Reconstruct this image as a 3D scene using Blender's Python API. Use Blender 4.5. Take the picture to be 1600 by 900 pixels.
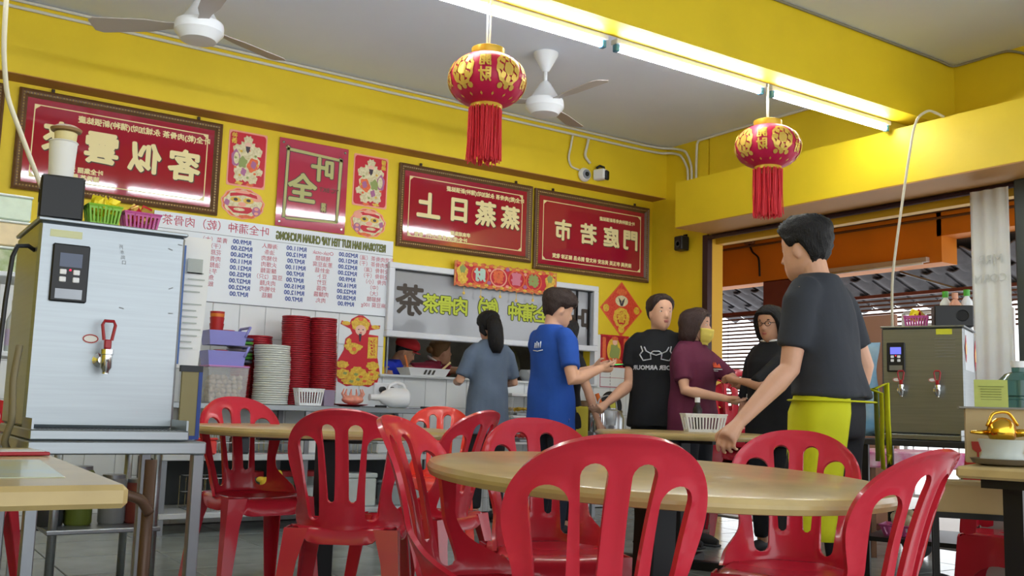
import bpy, bmesh, math, random
import numpy as np
from mathutils import Vector, Matrix, Euler
random.seed(11)
for o in list(bpy.data.objects): bpy.data.objects.remove(o, do_unlink=True)
S = bpy.context.scene
C = S.collection
PI = math.pi

# ------------------------------------------------------------------ camera
cd = bpy.data.cameras.new('camera'); cam = bpy.data.objects.new('camera', cd); C.objects.link(cam)
cd.sensor_width = 36.0; cd.lens = 1536.65 / 1600 * 36.0; cd.clip_start = 0.05
YAW, PITCH, ROLL = 0.593296, 0.121496, -0.0301598
fw = Vector((math.sin(YAW)*math.cos(PITCH), math.cos(YAW)*math.cos(PITCH), math.sin(PITCH)))
rt = Vector((math.cos(YAW), -math.sin(YAW), 0)); dn = fw.cross(rt)
r2 = math.cos(ROLL)*rt + math.sin(ROLL)*dn; d2 = -math.sin(ROLL)*rt + math.cos(ROLL)*dn
cam.matrix_world = Matrix(((r2.x, -d2.x, -fw.x, 0), (r2.y, -d2.y, -fw.y, 0), (r2.z, -d2.z, -fw.z, 0.88), (0, 0, 0, 1)))
S.camera = cam

# ------------------------------------------------------------------ world, exposure
w = bpy.data.worlds.new('world'); S.world = w; w.use_nodes = True
bg = w.node_tree.nodes['Background']; bg.inputs[0].default_value = (0.93, 0.97, 1.0, 1); bg.inputs[1].default_value = 1.35
S.view_settings.view_transform = 'Standard'; S.view_settings.look = 'None'
S.view_settings.exposure = 0.92; S.view_settings.gamma = 1.0; S.view_settings.use_curve_mapping = False
TUBE_EMIT = 34.0

# ------------------------------------------------------------------ materials
def lin(c):
    if isinstance(c, str): c = [int(c[i:i+2], 16)/255 for i in (0, 2, 4)]
    else: c = [x/255 for x in c]
    return tuple(x/12.92 if x <= .04045 else ((x+.055)/1.055)**2.4 for x in c) + (1.0,)
MATS = {}
def mat(name, col, rough=.5, metal=0, noise=0, ns=6, bump=0, bs=40, coat=0, trans=0, emit=None, es=1, ior=1.45, alpha=1, spec=None, stretch=None, col2=None):
    if name in MATS: return MATS[name]
    m = bpy.data.materials.new(name); m.use_nodes = True; MATS[name] = m
    nt = m.node_tree; b = nt.nodes['Principled BSDF']
    c = lin(col); b.inputs['Base Color'].default_value = c; b.inputs['Roughness'].default_value = rough
    b.inputs['Metallic'].default_value = metal; b.inputs['IOR'].default_value = ior
    b.inputs['Coat Weight'].default_value = coat; b.inputs['Coat Roughness'].default_value = .05
    b.inputs['Transmission Weight'].default_value = trans; b.inputs['Alpha'].default_value = alpha
    if spec is not None: b.inputs['Specular IOR Level'].default_value = spec
    if emit is not None:
        b.inputs['Emission Color'].default_value = lin(emit); b.inputs['Emission Strength'].default_value = es
    if noise or bump:
        tc = nt.nodes.new('ShaderNodeTexCoord'); mp = nt.nodes.new('ShaderNodeMapping')
        nt.links.new(tc.outputs['Object'], mp.inputs[0])
        if stretch: mp.inputs['Scale'].default_value = stretch
        if noise:
            n = nt.nodes.new('ShaderNodeTexNoise'); n.inputs['Scale'].default_value = ns; n.inputs['Detail'].default_value = 5
            nt.links.new(mp.outputs[0], n.inputs['Vector'])
            r = nt.nodes.new('ShaderNodeValToRGB'); nt.links.new(n.outputs['Fac'], r.inputs[0])
            e = r.color_ramp.elements; e[0].position = .3; e[1].position = .7
            if col2: e[0].color = lin(col2); e[1].color = c
            else:
                e[0].color = tuple(x*(1-noise) for x in c[:3])+(1,); e[1].color = tuple(min(1, x*(1+noise)) for x in c[:3])+(1,)
            nt.links.new(r.outputs[0], b.inputs['Base Color'])
        if bump:
            n2 = nt.nodes.new('ShaderNodeTexNoise'); n2.inputs['Scale'].default_value = bs; n2.inputs['Detail'].default_value = 4
            nt.links.new(mp.outputs[0], n2.inputs['Vector'])
            bp = nt.nodes.new('ShaderNodeBump'); bp.inputs['Strength'].default_value = bump; bp.inputs['Distance'].default_value = .02
            nt.links.new(n2.outputs['Fac'], bp.inputs['Height']); nt.links.new(bp.outputs[0], b.inputs['Normal'])
    return m

YEL = mat('yellow_paint', 'e8cb22', .55, noise=.07, ns=1.6, bump=.05, bs=30)
CEIL = mat('ceiling_paint', 'dfe6f4', .8, noise=.03, ns=1.2)
ORG = mat('orange_paint', 'd27c1c', .6, noise=.1, ns=2)
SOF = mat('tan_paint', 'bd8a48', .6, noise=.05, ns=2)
TILEW = mat('white_wall_tile', 'e3e8ea', .18, noise=.02, ns=3)
GROUT = mat('grout', 'c6cacb', .9)
FTILE = mat('grey_floor_tile', '8b9391', .2, noise=.16, ns=5)
FGROUT = mat('dark_grout', '3c4140', .9)
WHITE = mat('white_plastic', 'eef0f2', .35)
ALU = mat('white_aluminium', 'e6eaf0', .3)
BLACK = mat('black_plastic', '191b1f', .4)
BLKMET = mat('black_metal', '15171b', .4, metal=.3)
STEEL = mat('brushed_steel', '9fa6aa', .38, metal=.9, noise=.05, ns=3, stretch=(1, 1, 30))
STEELD = mat('worn_steel', '8d9196', .4, metal=.8, noise=.12, ns=5)
CHROME = mat('chrome', 'd8dadc', .12, metal=1)
RED = mat('red_chair_plastic', 'c6263a', .24, noise=.05, ns=3, coat=.25)
REDP = mat('red_melamine', 'a3202c', .35)
TABLE = mat('beige_laminate', 'c6ae76', .3, noise=.1, ns=7, col2='ac9664', coat=.2)
GOLD = mat('gold_print', 'e6c25c', .35, metal=.35)
CREAM = mat('cream_print', 'f2e3a8', .5)
PLAQ = mat('plaque_red', 'a31c33', .06, coat=1.0, noise=.04, ns=2)
FRAME = mat('plaque_frame_wood', '6b4d30', .4, noise=.15, ns=30)
PIPE = mat('conduit_white', 'd9d6c8', .5)
WOODB = mat('brown_wood', '6e4a30', .5, noise=.2, ns=10, stretch=(1, 8, 1))
CARD = mat('cardboard', 'c9b183', .8, noise=.05)
PAPER = mat('white_paper', 'f1f1ec', .7)
INK = mat('dark_ink', '4a4740', .7)

# ------------------------------------------------------------------ mesh helpers
class MB:
    def __init__(s): s.v = []; s.f = []; s.m = []
    def add(s, vs, fs, mi=0):
        o = len(s.v); s.v += [tuple(p) for p in vs]; s.f += [tuple(i+o for i in f) for f in fs]; s.m += [mi]*len(fs); return s
    def box(s, c, d, mi=0, rz=0, R=None, b=0):
        hx, hy, hz = d[0]/2, d[1]/2, d[2]/2; b = min(b, hx*.95, hy*.95, hz*.95)
        if b <= 0:
            vs = [(x, y, z) for x in (-hx, hx) for y in (-hy, hy) for z in (-hz, hz)]
            fs = [(0, 1, 3, 2), (4, 6, 7, 5), (0, 4, 5, 1), (2, 3, 7, 6), (0, 2, 6, 4), (1, 5, 7, 3)]
        else:
            vs = []; ix = {}
            for sx in (-1, 1):
                for sy in (-1, 1):
                    for sz in (-1, 1):
                        for a in range(3):
                            p = [sx*(hx-b), sy*(hy-b), sz*(hz-b)]; p[a] = (sx*hx, sy*hy, sz*hz)[a]
                            ix[sx, sy, sz, a] = len(vs); vs.append(tuple(p))
            fs = []
            for a in range(3):
                u, v_ = [k for k in range(3) if k != a]
                for sg in (-1, 1):
                    q = []
                    for su, sv in ((-1, -1), (1, -1), (1, 1), (-1, 1)):
                        k = [0]*3; k[a] = sg; k[u] = su; k[v_] = sv; q.append(ix[k[0], k[1], k[2], a])
                    fs.append(tuple(q))
                # edges parallel to axis a
                for su in (-1, 1):
                    for sv in (-1, 1):
                        k0 = [0]*3; k1 = [0]*3; k0[a] = -1; k1[a] = 1
                        for k in (k0, k1): k[u] = su; k[v_] = sv
                        fs.append((ix[(*k0, u)], ix[(*k1, u)], ix[(*k1, v_)], ix[(*k0, v_)]))
            for sx in (-1, 1):
                for sy in (-1, 1):
                    for sz in (-1, 1): fs.append(tuple(ix[sx, sy, sz, a] for a in range(3)))
        if R is None: R = Matrix.Rotation(rz, 3, 'Z')
        cv = Vector(c)
        return s.add([cv + R @ Vector(p) for p in vs], fs, mi)
    def tube(s, path, r, n=8, mi=0, closed=False, cap=True):
        P = [Vector(p) for p in path]; k = len(P); rr = r if isinstance(r, (list, tuple)) else [r]*k
        vs = []; up = None
        for i in range(k):
            a = P[(i-1) % k] if (closed or i > 0) else P[i]; b = P[(i+1) % k] if (closed or i < k-1) else P[i]
            t = (b-a)
            if t.length < 1e-9: t = Vector((0, 0, 1))
            t.normalize()
            if up is None:
                up = Vector((0, 0, 1)) if abs(t.z) < .9 else Vector((1, 0, 0))
            x = up.cross(t)
            if x.length < 1e-6: x = Vector((1, 0, 0)).cross(t)
            x.normalize(); y = t.cross(x); up = y
            e = rr[i]; ex, ey = e if isinstance(e, (tuple, list)) else (e, e)
            vs += [P[i] + x*math.cos(2*PI*j/n)*ex + y*math.sin(2*PI*j/n)*ey for j in range(n)]
        fs = []
        for i in range(k if closed else k-1):
            i2 = (i+1) % k
            for j in range(n): fs.append((i*n+j, i*n+(j+1) % n, i2*n+(j+1) % n, i2*n+j))
        if cap and not closed: fs += [tuple(reversed(range(n))), tuple(range((k-1)*n, k*n))]
        return s.add(vs, fs, mi)
    def lathe(s, prof, c=(0, 0, 0), n=24, mi=0, R=None, sx=1, sy=1):
        vs = []; fs = []; c = Vector(c); k = len(prof)
        for r, z in prof:
            for j in range(n):
                p = Vector((r*math.cos(2*PI*j/n)*sx, r*math.sin(2*PI*j/n)*sy, z)); vs.append(c + (R @ p if R else p))
        for i in range(k-1):
            for j in range(n): fs.append((i*n+j, i*n+(j+1) % n, (i+1)*n+(j+1) % n, (i+1)*n+j))
        if prof[0][0] > 1e-6: fs.append(tuple(reversed(range(n))))
        if prof[-1][0] > 1e-6: fs.append(tuple(range((k-1)*n, k*n)))
        return s.add(vs, fs, mi)
    def prism(s, poly, d0, d1, fn, mi=0):
        # poly: 2-D outline; fn(u, v, d) -> 3-D point
        n = len(poly); vs = [fn(u, v, d0) for u, v in poly] + [fn(u, v, d1) for u, v in poly]
        fs = [tuple(reversed(range(n))), tuple(range(n, 2*n))] + [(i, (i+1) % n, n+(i+1) % n, n+i) for i in range(n)]
        return s.add(vs, fs, mi)
    def ball(s, c, r, n=12, m=8, mi=0, R=None):
        rx, ry, rz = r if isinstance(r, (tuple, list)) else (r, r, r); c = Vector(c); vs = []; fs = []
        for i in range(m+1):
            t = PI*i/m
            for j in range(n):
                p = Vector((rx*math.sin(t)*math.cos(2*PI*j/n), ry*math.sin(t)*math.sin(2*PI*j/n), -rz*math.cos(t)))
                vs.append(c + (R @ p if R else p))
        for i in range(m):
            for j in range(n): fs.append((i*n+j, i*n+(j+1) % n, (i+1)*n+(j+1) % n, (i+1)*n+j))
        return s.add(vs, fs, mi)
    def mesh(s, name, mats, smooth=False, weld=True):
        me = bpy.data.meshes.new(name); me.from_pydata(s.v, [], s.f)
        for m in (mats if isinstance(mats, (list, tuple)) else [mats]): me.materials.append(m)
        me.polygons.foreach_set('material_index', s.m)
        bm = bmesh.new(); bm.from_mesh(me)
        if weld: bmesh.ops.remove_doubles(bm, verts=bm.verts, dist=1e-5)
        bmesh.ops.recalc_face_normals(bm, faces=bm.faces)
        bm.to_mesh(me); bm.free()
        if smooth:
            me.polygons.foreach_set('use_smooth', [True]*len(me.polygons))
            if smooth is not True: me.set_sharp_from_angle(angle=smooth)
        return me
    def build(s, name, mats, parent=None, smooth=False, weld=True):
        return link(name, s.mesh(name, mats, smooth, weld), parent)
SM = math.radians(38)
def link(name, me, parent=None):
    o = bpy.data.objects.new(name, me); C.objects.link(o)
    if parent is not None: o.parent = parent
    return o
def tag(o, label, cat, group=None, kind=None):
    if label: o['label'] = label
    if cat: o['category'] = cat
    if group: o['group'] = group
    if kind: o['kind'] = kind
    return o
def thing(name, label, cat, loc=(0, 0, 0), rz=0, group=None):
    o = bpy.data.objects.new(name, None); C.objects.link(o); o.location = loc; o.rotation_euler = (0, 0, rz); o.empty_display_size = .1
    return tag(o, label, cat, group)
def struct(name, mb, m, parent=None, smooth=False, label=None):
    o = mb.build(name, m, parent, smooth); o['kind'] = 'structure'
    if label: o['label'] = label
    return o
def bx(x0, x1, y0, y1, z0, z1, b=0):
    return MB().box(((x0+x1)/2, (y0+y1)/2, (z0+z1)/2), (abs(x1-x0), abs(y1-y0), abs(z1-z0)), b=b)
def dup(o, loc=None, rz=None, label=None, group=None, rot=None):
    r = o.copy(); C.objects.link(r)
    if loc is not None: r.location = loc
    if rz is not None: r.rotation_euler = (0, 0, rz)
    if rot is not None: r.rotation_euler = rot
    if label: r['label'] = label
    if group: r['group'] = group
    for ch in [c for c in bpy.data.objects if c.parent == o]:
        c = ch.copy(); C.objects.link(c); c.parent = r
        for g in [x for x in bpy.data.objects if x.parent == ch]:
            d = g.copy(); C.objects.link(d); d.parent = c
    return r
# wall mapping: u along +X, v up, d = distance proud of the back wall (towards the room)
YB = 7.18
def onwall(y=YB): return lambda u, v, d: (u, y-d, v)

TC = {}
def glyphs(s, size, offset=0, mirror=True, res=2, align='CENTER'):
    k = (s, size, offset, mirror, align)
    if k in TC: return TC[k]
    cu = bpy.data.curves.new('t', 'FONT'); cu.body = s; cu.size = size; cu.align_x = align; cu.align_y = 'CENTER'
    cu.offset = offset; cu.resolution_u = res; cu.fill_mode = 'FRONT'
    ob = bpy.data.objects.new('t', cu); C.objects.link(ob)
    dg = bpy.context.evaluated_depsgraph_get(); me = bpy.data.meshes.new_from_object(ob.evaluated_get(dg))
    vs = [(-v.co.x if mirror else v.co.x, v.co.y) for v in me.vertices]; fs = [tuple(p.vertices) for p in me.polygons]
    bpy.data.objects.remove(ob); bpy.data.curves.remove(cu); bpy.data.meshes.remove(me)
    TC[k] = (vs, fs); return TC[k]
def write(mb, s, size, u, v, fn, d=.002, bold=0, mi=0, mirror=True, align='CENTER', sx=1):
    vs, fs = glyphs(s, size, 0, mirror, 2, align)
    sh = [(0, 0)] if bold < .0012 else [(bold*math.cos(k*PI/4), bold*math.sin(k*PI/4)) for k in range(8)] if bold > .004 else [(bold, bold), (-bold, bold), (bold, -bold), (-bold, -bold)]
    for i, (a, b) in enumerate(sh):
        mb.add([fn(u + x*sx + a, v + y + b, d + i*.00004) for x, y in vs], fs, mi)
    return mb

# sheet cut out of a field f(u, v) < 0, bent into space by mp(u, v), given thickness th(u, v)
def sheet(mb, f, u0, u1, v0, v1, nu, nv, mp, th, mi=0):
    us = [u0+(u1-u0)*i/nu for i in range(nu+1)]; vv = [v0+(v1-v0)*j/nv for j in range(nv+1)]
    F = [[f(u, v) for v in vv] for u in us]; ids = {}; pts = []
    def vid(k, u, v):
        if k not in ids: ids[k] = len(pts); pts.append((u, v))
        return ids[k]
    def cross(i, j, i2, j2):
        k = tuple(sorted(((i, j), (i2, j2)))); (a, b), (c_, d_) = k
        t = F[a][b]/(F[a][b]-F[c_][d_]); t = min(max(t, .02), .98)
        return vid(('e', k), us[a]+(us[c_]-us[a])*t, vv[b]+(vv[d_]-vv[b])*t)
    polys = []
    for i in range(nu):
        for j in range(nv):
            cs = [(i, j), (i+1, j), (i+1, j+1), (i, j+1)]; q = []
            for n in range(4):
                a = cs[n]; b = cs[(n+1) % 4]; fa = F[a[0]][a[1]]; fb = F[b[0]][b[1]]
                if fa < 0: q.append(vid(('c', a), us[a[0]], vv[a[1]]))
                if (fa < 0) != (fb < 0): q.append(cross(*a, *b))
            if len(q) >= 3: polys.append(q)
    cnt = {}
    for q in polys:
        for n in range(len(q)):
            e = (q[n], q[(n+1) % len(q)]); cnt[tuple(sorted(e))] = cnt.get(tuple(sorted(e)), 0)+1
    top = []; bot = []
    for u, v in pts:
        p = Vector(mp(u, v)); e = 1e-3
        nrm = (Vector(mp(u+e, v))-Vector(mp(u-e, v))).cross(Vector(mp(u, v+e))-Vector(mp(u, v-e)))
        nrm.normalize(); h = th(u, v)/2
        top.append(p+nrm*h); bot.append(p-nrm*h)
    n = len(pts); fs = [tuple(q) for q in polys] + [tuple(i+n for i in reversed(q)) for q in polys]
    for q in polys:
        for k in range(len(q)):
            a, b = q[k], q[(k+1) % len(q)]
            if cnt[tuple(sorted((a, b)))] == 1: fs.append((b, a, a+n, b+n))
    return mb.add(top+bot, fs, mi)
# ================================================================== the room
XW, ZC = 6.49, 3.45
# floor and its tiles
fl = struct('floor', bx(-3, 11.5, -3, 10.5, -.12, -.008), FGROUT, label='grey tiled floor of the eatery')
tm = MB().box((0, 0, 0), (.594, .594, .012), b=.003).mesh('tile', FTILE)
for i in range(-2, 11):
    for j in range(0, 12):
        x = .1+i*.6; y = .2+j*.6
        if x < 6.6 and y < 7.3:
            t = link('tile', tm, fl); t.location = (x, y, -.006)
PAVE = mat('pale_concrete', 'b9b7b2', .5, noise=.08, ns=2)
struct('floor', bx(6.52, 11.5, -3, 10.5, -.008, .004), PAVE, label='pale concrete walkway outside the doorway')
struct('ceiling', bx(-3, 6.67, -3, 9.3, ZC, ZC+.1), CEIL, label='grey-white painted ceiling')
# back wall with the serving hatch
wb = MB()
for a in ((-3, 3.62, 0, ZC), (5.77, 6.67, 0, ZC), (3.62, 5.77, 0, 1.115), (3.62, 5.77, 2.02, ZC)):
    wb.box(((a[0]+a[1])/2, YB+.07, (a[2]+a[3])/2), (a[1]-a[0], .14, a[3]-a[2]))
wb = struct('wall_back', wb, YEL, label='yellow back wall with a serving hatch')
def tiles(x0, x1, z0, z1, tw=.2, th=.25):
    bd = bx(x0, x1, YB-.004, YB, z0, z1).build('grout_bed', GROUT, wb)
    full = MB().box((0, 0, 0), (tw-.004, .006, th-.004), b=.002).mesh('tile', TILEW)
    z = z1
    while z > z0+.02:
        h = min(th, z-z0); x = x0
        while x < x1-.02:
            w_ = min(tw, x1-x)
            me = full if (w_ == tw and h == th) else MB().box((0, 0, 0), (w_-.004, .006, h-.004), b=.002).mesh('tile', TILEW)
            link('tile', me, wb).location = (x+w_/2, YB-.007, z-h/2); x += tw
        z -= th
tiles(-.4, 3.6, 0, 1.59)
tiles(3.6, 5.78, 0, 1.115)
tiles(5.78, 6.45, 0, 1.59)
# back beam, right wall, box beam over the doorway, near beam
struct('trim_1', bx(-3, XW, 6.98, YB, 2.955, ZC), YEL, label='yellow ceiling beam along the back wall')
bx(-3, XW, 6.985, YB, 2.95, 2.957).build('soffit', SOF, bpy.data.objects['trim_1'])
wr = MB().box((6.58, 6.8, ZC/2), (.18, .76, ZC)).box((6.58, 1.7, (2.52+ZC)/2), (.18, 9.4, ZC-2.52))
struct('wall_right', wr, YEL, label='yellow right wall around the wide doorway')
t2 = struct('trim_2', bx(6.03, XW, -3, 6.365, 2.525, 2.93), YEL, label='yellow shutter box running above the doorway')
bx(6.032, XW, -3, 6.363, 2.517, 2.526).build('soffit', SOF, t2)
t3 = struct('trim_3', bx(-3, XW, 3.957, 4.14, 2.985, ZC), YEL, label='deep yellow ceiling beam with the tube lamps')
struct('wall_left', bx(-3.15, -3, -3, 9.3, 0, ZC), YEL)
# doorway jamb, shutter channel and head rail
DARKR = mat('dark_red_brown_metal', '3a2224', .4, metal=.3)
JAMB = mat('jamb_yellow', 'd9a92a', .55)
struct('trim_4', bx(6.47, 6.53, 6.40, 6.465, 0, 2.52), DARKR, label='dark channel of the roller shutter beside the jamb')
bx(6.52, 6.672, 6.405, 6.43, 0, 2.52).build('jamb_face', JAMB, bpy.data.objects['wall_right'])
struct('trim_5', MB().tube([(6.49, -3, 2.495), (6.49, 6.42, 2.495)], .022, 8), DARKR, label='dark round rail under the shutter box')
bx(6.58, 6.67, -3, 6.40, 2.44, 2.52).build('lintel', JAMB, bpy.data.objects['wall_right'])
GREYM = mat('grey_shutter_metal', '4c5352', .5, metal=.4, noise=.1)
struct('trim_6', bx(6.44, 6.54, 3.36, 3.52, 0, 2.52, b=.01), GREYM, label='grey metal post at the right end of the doorway')
# kitchen behind the hatch
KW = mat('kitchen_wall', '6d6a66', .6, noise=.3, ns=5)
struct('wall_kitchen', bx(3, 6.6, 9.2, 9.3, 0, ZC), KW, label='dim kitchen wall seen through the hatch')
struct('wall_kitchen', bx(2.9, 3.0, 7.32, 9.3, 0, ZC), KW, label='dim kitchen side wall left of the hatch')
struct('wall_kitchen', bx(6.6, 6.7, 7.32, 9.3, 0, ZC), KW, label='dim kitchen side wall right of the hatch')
HATCH = mat('hatch_sill', 'd8dde0', .25)
struct('trim_7', bx(3.56, 5.80, 7.13, 7.42, 1.10, 1.122, b=.006), HATCH, label='pale sill of the serving hatch')

# serving-hatch window
FROST = mat('frosted_glass', 'a6a9ae', .16, coat=.6)
wn = thing('window_1', 'white framed frosted sliding window above the serving hatch', None, (0, 0, 0)); wn['kind'] = 'structure'
m = MB()
for a in ((3.60, 5.79, 1.985, 2.035), (3.60, 5.79, 1.425, 1.475), (3.60, 3.655, 1.475, 1.985), (5.735, 5.79, 1.475, 1.985)):
    m.box(((a[0]+a[1])/2, YB-.01, (a[2]+a[3])/2), (a[1]-a[0], .09, a[3]-a[2]), b=.006)
m.build('window_frame', ALU, wn)
m = MB()
for a in ((3.655, 5.735, 1.975, 1.987), (3.655, 3.664, 1.475, 1.985), (5.70, 5.712, 1.475, 1.985), (5.56, 5.567, 1.475, 1.985)):
    m.box(((a[0]+a[1])/2, YB-.012, (a[2]+a[3])/2), (a[1]-a[0], .03, a[3]-a[2]))
m.build('gasket', BLACK, wn)
bx(3.655, 5.735, YB+.0, YB+.008, 1.475, 1.985).build('pane', FROST, wn)
bx(5.755, 5.79, YB-.05, YB+.02, 1.12, 1.43).build('post', ALU, wn)
LIME = mat('lime_print', 'c3d13a', .5); DARKP = mat('dark_brown_print', '4b423a', .6); OUTL = mat('green_black_print', '333a12', .6)
mo = MB(); mi_ = MB()
for ch, x, z, sz in (('茶', 4.026, 1.718, .165), ('骨', 4.168, 1.718, .165), ('肉', 4.314, 1.718, .165), ('）', 4.46, 1.72, .19), ('乾', 4.60, 1.718, .165), ('（', 4.735, 1.72, .19), ('种', 4.884, 1.718, .165), ('蒲', 5.037, 1.718, .165), ('全', 5.186, 1.718, .165)):
    write(mo, ch, sz, x, z, onwall(YB-.001), .001, .011); write(mi_, ch, sz, x, z, onwall(YB-.001), .002, .0045)
mo.build('lettering_outline', OUTL, wn, weld=False); mi_.build('lettering', LIME, wn, weld=False)
m = MB(); write(m, '茶', .27, 3.825, 1.722, onwall(YB-.001), .002, .008); write(m, '叶', .27, 5.60, 1.69, onwall(YB-.001), .0025, .008)
m.build('lettering', DARKP, wn, weld=False)

# tube lamps along the beam
TUBE = mat('tube_glow', 'ffffff', .4, emit='f4f9ff', es=TUBE_EMIT)
BLUEP = mat('blue_end_cap', '4a86a8', .4)
names = ['tube lamp on the beam at the right wall', 'tube lamp on the beam between the two lanterns', 'tube lamp on the beam above the large lantern', 'tube lamp on the beam left of the frame', 'tube lamp at the far left end of the beam']
for k in range(5):
    x1 = 6.0-k*1.30; x0 = x1-1.24; cx = (x0+x1)/2
    t = thing('tube_lamp', names[k], 'lamp', (cx, 4.17, 2.985), 0, 'tube lamps on the yellow beam')
    bx(-.62, .62, -.03, .03, -.03, .0, b=.004).build('batten', WHITE, t)
    MB().tube([(-.585, 0, -.052), (.585, 0, -.052)], .0165, 12).build('tube', TUBE, t, True)
    for s in (-1, 1):
        bx(s*.585, s*.615, -.018, .018, -.072, -.028, b=.004).build('end_cap', BLUEP, t)
# conduits
def smooth_path(P, n=5):
    P = [Vector(p) for p in P]; out = []
    for i in range(len(P)-1):
        a = P[max(i-1, 0)]; b = P[i]; c = P[i+1]; d = P[min(i+2, len(P)-1)]
        L_ = (c-b).length; ta = (c-a); td = (d-b)
        if ta.length > 1e-6: ta = ta.normalized()*L_
        if td.length > 1e-6: td = td.normalized()*L_
        for k in range(n):
            t = k/n; out.append((2*t**3-3*t*t+1)*b+(t**3-2*t*t+t)*ta*.7+(-2*t**3+3*t*t)*c+(t**3-t*t)*td*.7)
    return out+[P[-1]]
def pipe(name, label, path, r=.012, m=PIPE, cat='pipe', group=None):
    return tag(MB().tube(smooth_path(path), r, 8).build(name, m, None, True), label, cat, group)
pipe('conduit', 'upper white conduit along the top of the back beam', [(-1, 6.967, 3.437), (6.1, 6.967, 3.43), (6.38, 6.94, 3.43), (6.462, 6.85, 3.42), (6.472, 6.70, 3.36), (6.472, 6.62, 3.2), (6.472, 6.62, 2.93)])
pipe('conduit', 'lower white conduit along the top of the back beam', [(-1, 6.967, 3.392), (6.1, 6.967, 3.38), (6.38, 6.94, 3.38), (6.466, 6.87, 3.38), (6.472, 6.76, 3.33), (6.472, 6.67, 3.18), (6.472, 6.67, 2.93)])
pipe('conduit', 'white conduit running across the middle of the ceiling', [(2.0, 4.95, 3.437), (5.55, 4.95, 3.437), (6.46, 4.95, 3.437)])
pipe('conduit', 'white conduit along the right wall under the ceiling', [(6.474, 4.2, 3.437), (6.474, 6.52, 3.437), (6.474, 6.55, 3.40), (6.474, 6.56, 2.93)])
pipe('conduit', 'thin grey cable along the top of the near beam', [(2.0, 3.945, 3.44), (6.3, 3.945, 3.44), (6.44, 3.93, 3.43), (6.478, 3.8, 3.44), (6.478, 3.55, 3.44), (6.478, 3.4, 3.36), (6.478, 3.36, 3.15), (6.478, 3.35, 2.93)], .009, mat('grey_cable', '8f8a74', .6), 'cable')
pipe('rope', 'cream rope hanging from the shutter box at right', [(6.02, 3.75, 2.93), (5.90, 3.78, 2.955), (5.82, 3.81, 2.90), (5.79, 3.83, 2.8), (5.776, 3.90, 2.4), (5.768, 3.99, 1.84), (5.784, 4.01, 1.50), (5.8, 4.0, 1.2)], .009, mat('cream_cord', 'd8d2bc', .6), 'rope')
pipe('rope', 'cream rope curving down behind the steel boiler at left', [(.40, 4.35, 3.45), (.411, 4.35, 2.465), (.422, 4.37, 2.259), (.452, 4.38, 2.078), (.517, 4.36, 1.912), (.592, 4.335, 1.733), (.70, 4.3, 1.5), (.72, 4.28, 1.1)], .010, mat('cream_cord', 'd8d2bc', .6), 'rope')
# security cameras on the back beam
t = thing('dome_camera', 'round white security camera on the back beam', 'camera', (5.45, 6.98, 3.02))
Rf = Matrix.Rotation(PI/2, 3, 'X')
MB().lathe([(.03, 0), (.06, .01), (.065, .03), (.05, .06), (.0, .062)], n=20, R=Rf).build('housing', WHITE, t, SM)
MB().lathe([(.044, .055), (.044, .066), (.0, .07)], n=20, R=Rf).build('ring', mat('grey_ring', '8d939b', .3), t, SM)
MB().ball((0, -.068, 0), (.022, .018, .022)).build('lens', BLACK, t, True)
t = thing('box_camera', 'white and black box camera beside the round one', 'camera', (5.61, 6.98, 3.05))
MB().box((0, -.06, -.01), (.075, .12, .10), rz=.35, b=.012).build('body', WHITE, t)
MB().box((.03, -.12, -.02), (.055, .03, .09), rz=.35, b=.01).build('lens_panel', BLACK, t)
MB().tube([(-.03, -.04, .05), (.0, -.05, .075), (.05, -.05, .07), (.06, -.04, .04)], .012).build('cable_loop', BLACK, t, True)
pipe('conduit', 'short flexible conduit above the round camera', [(5.30, 6.945, 3.36), (5.29, 6.96, 3.25), (5.27, 6.96, 3.15), (5.31, 6.97, 3.08), (5.40, 6.97, 3.06)], .010)
pipe('conduit', 'short flexible conduit above the box camera', [(5.48, 6.94, 3.36), (5.48, 6.96, 3.3), (5.46, 6.96, 3.2), (5.52, 6.96, 3.14)], .013)
t = thing('wall_speaker', 'small black speaker on the right wall under the beam', 'speaker', (6.43, 6.70, 2.40))
bx(-.05, .05, -.055, .055, 0, .135, b=.01).build('cabinet', BLACK, t); bx(.04, .06, -.02, .02, .10, .16).build('bracket', BLKMET, t)
MB().lathe([(.035, 0), (.035, .004), (.012, -.002)], (-.05, 0, .06), 16, R=Matrix.Rotation(-PI/2, 3, 'Y')).build('cone', GREYM, t)

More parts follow.
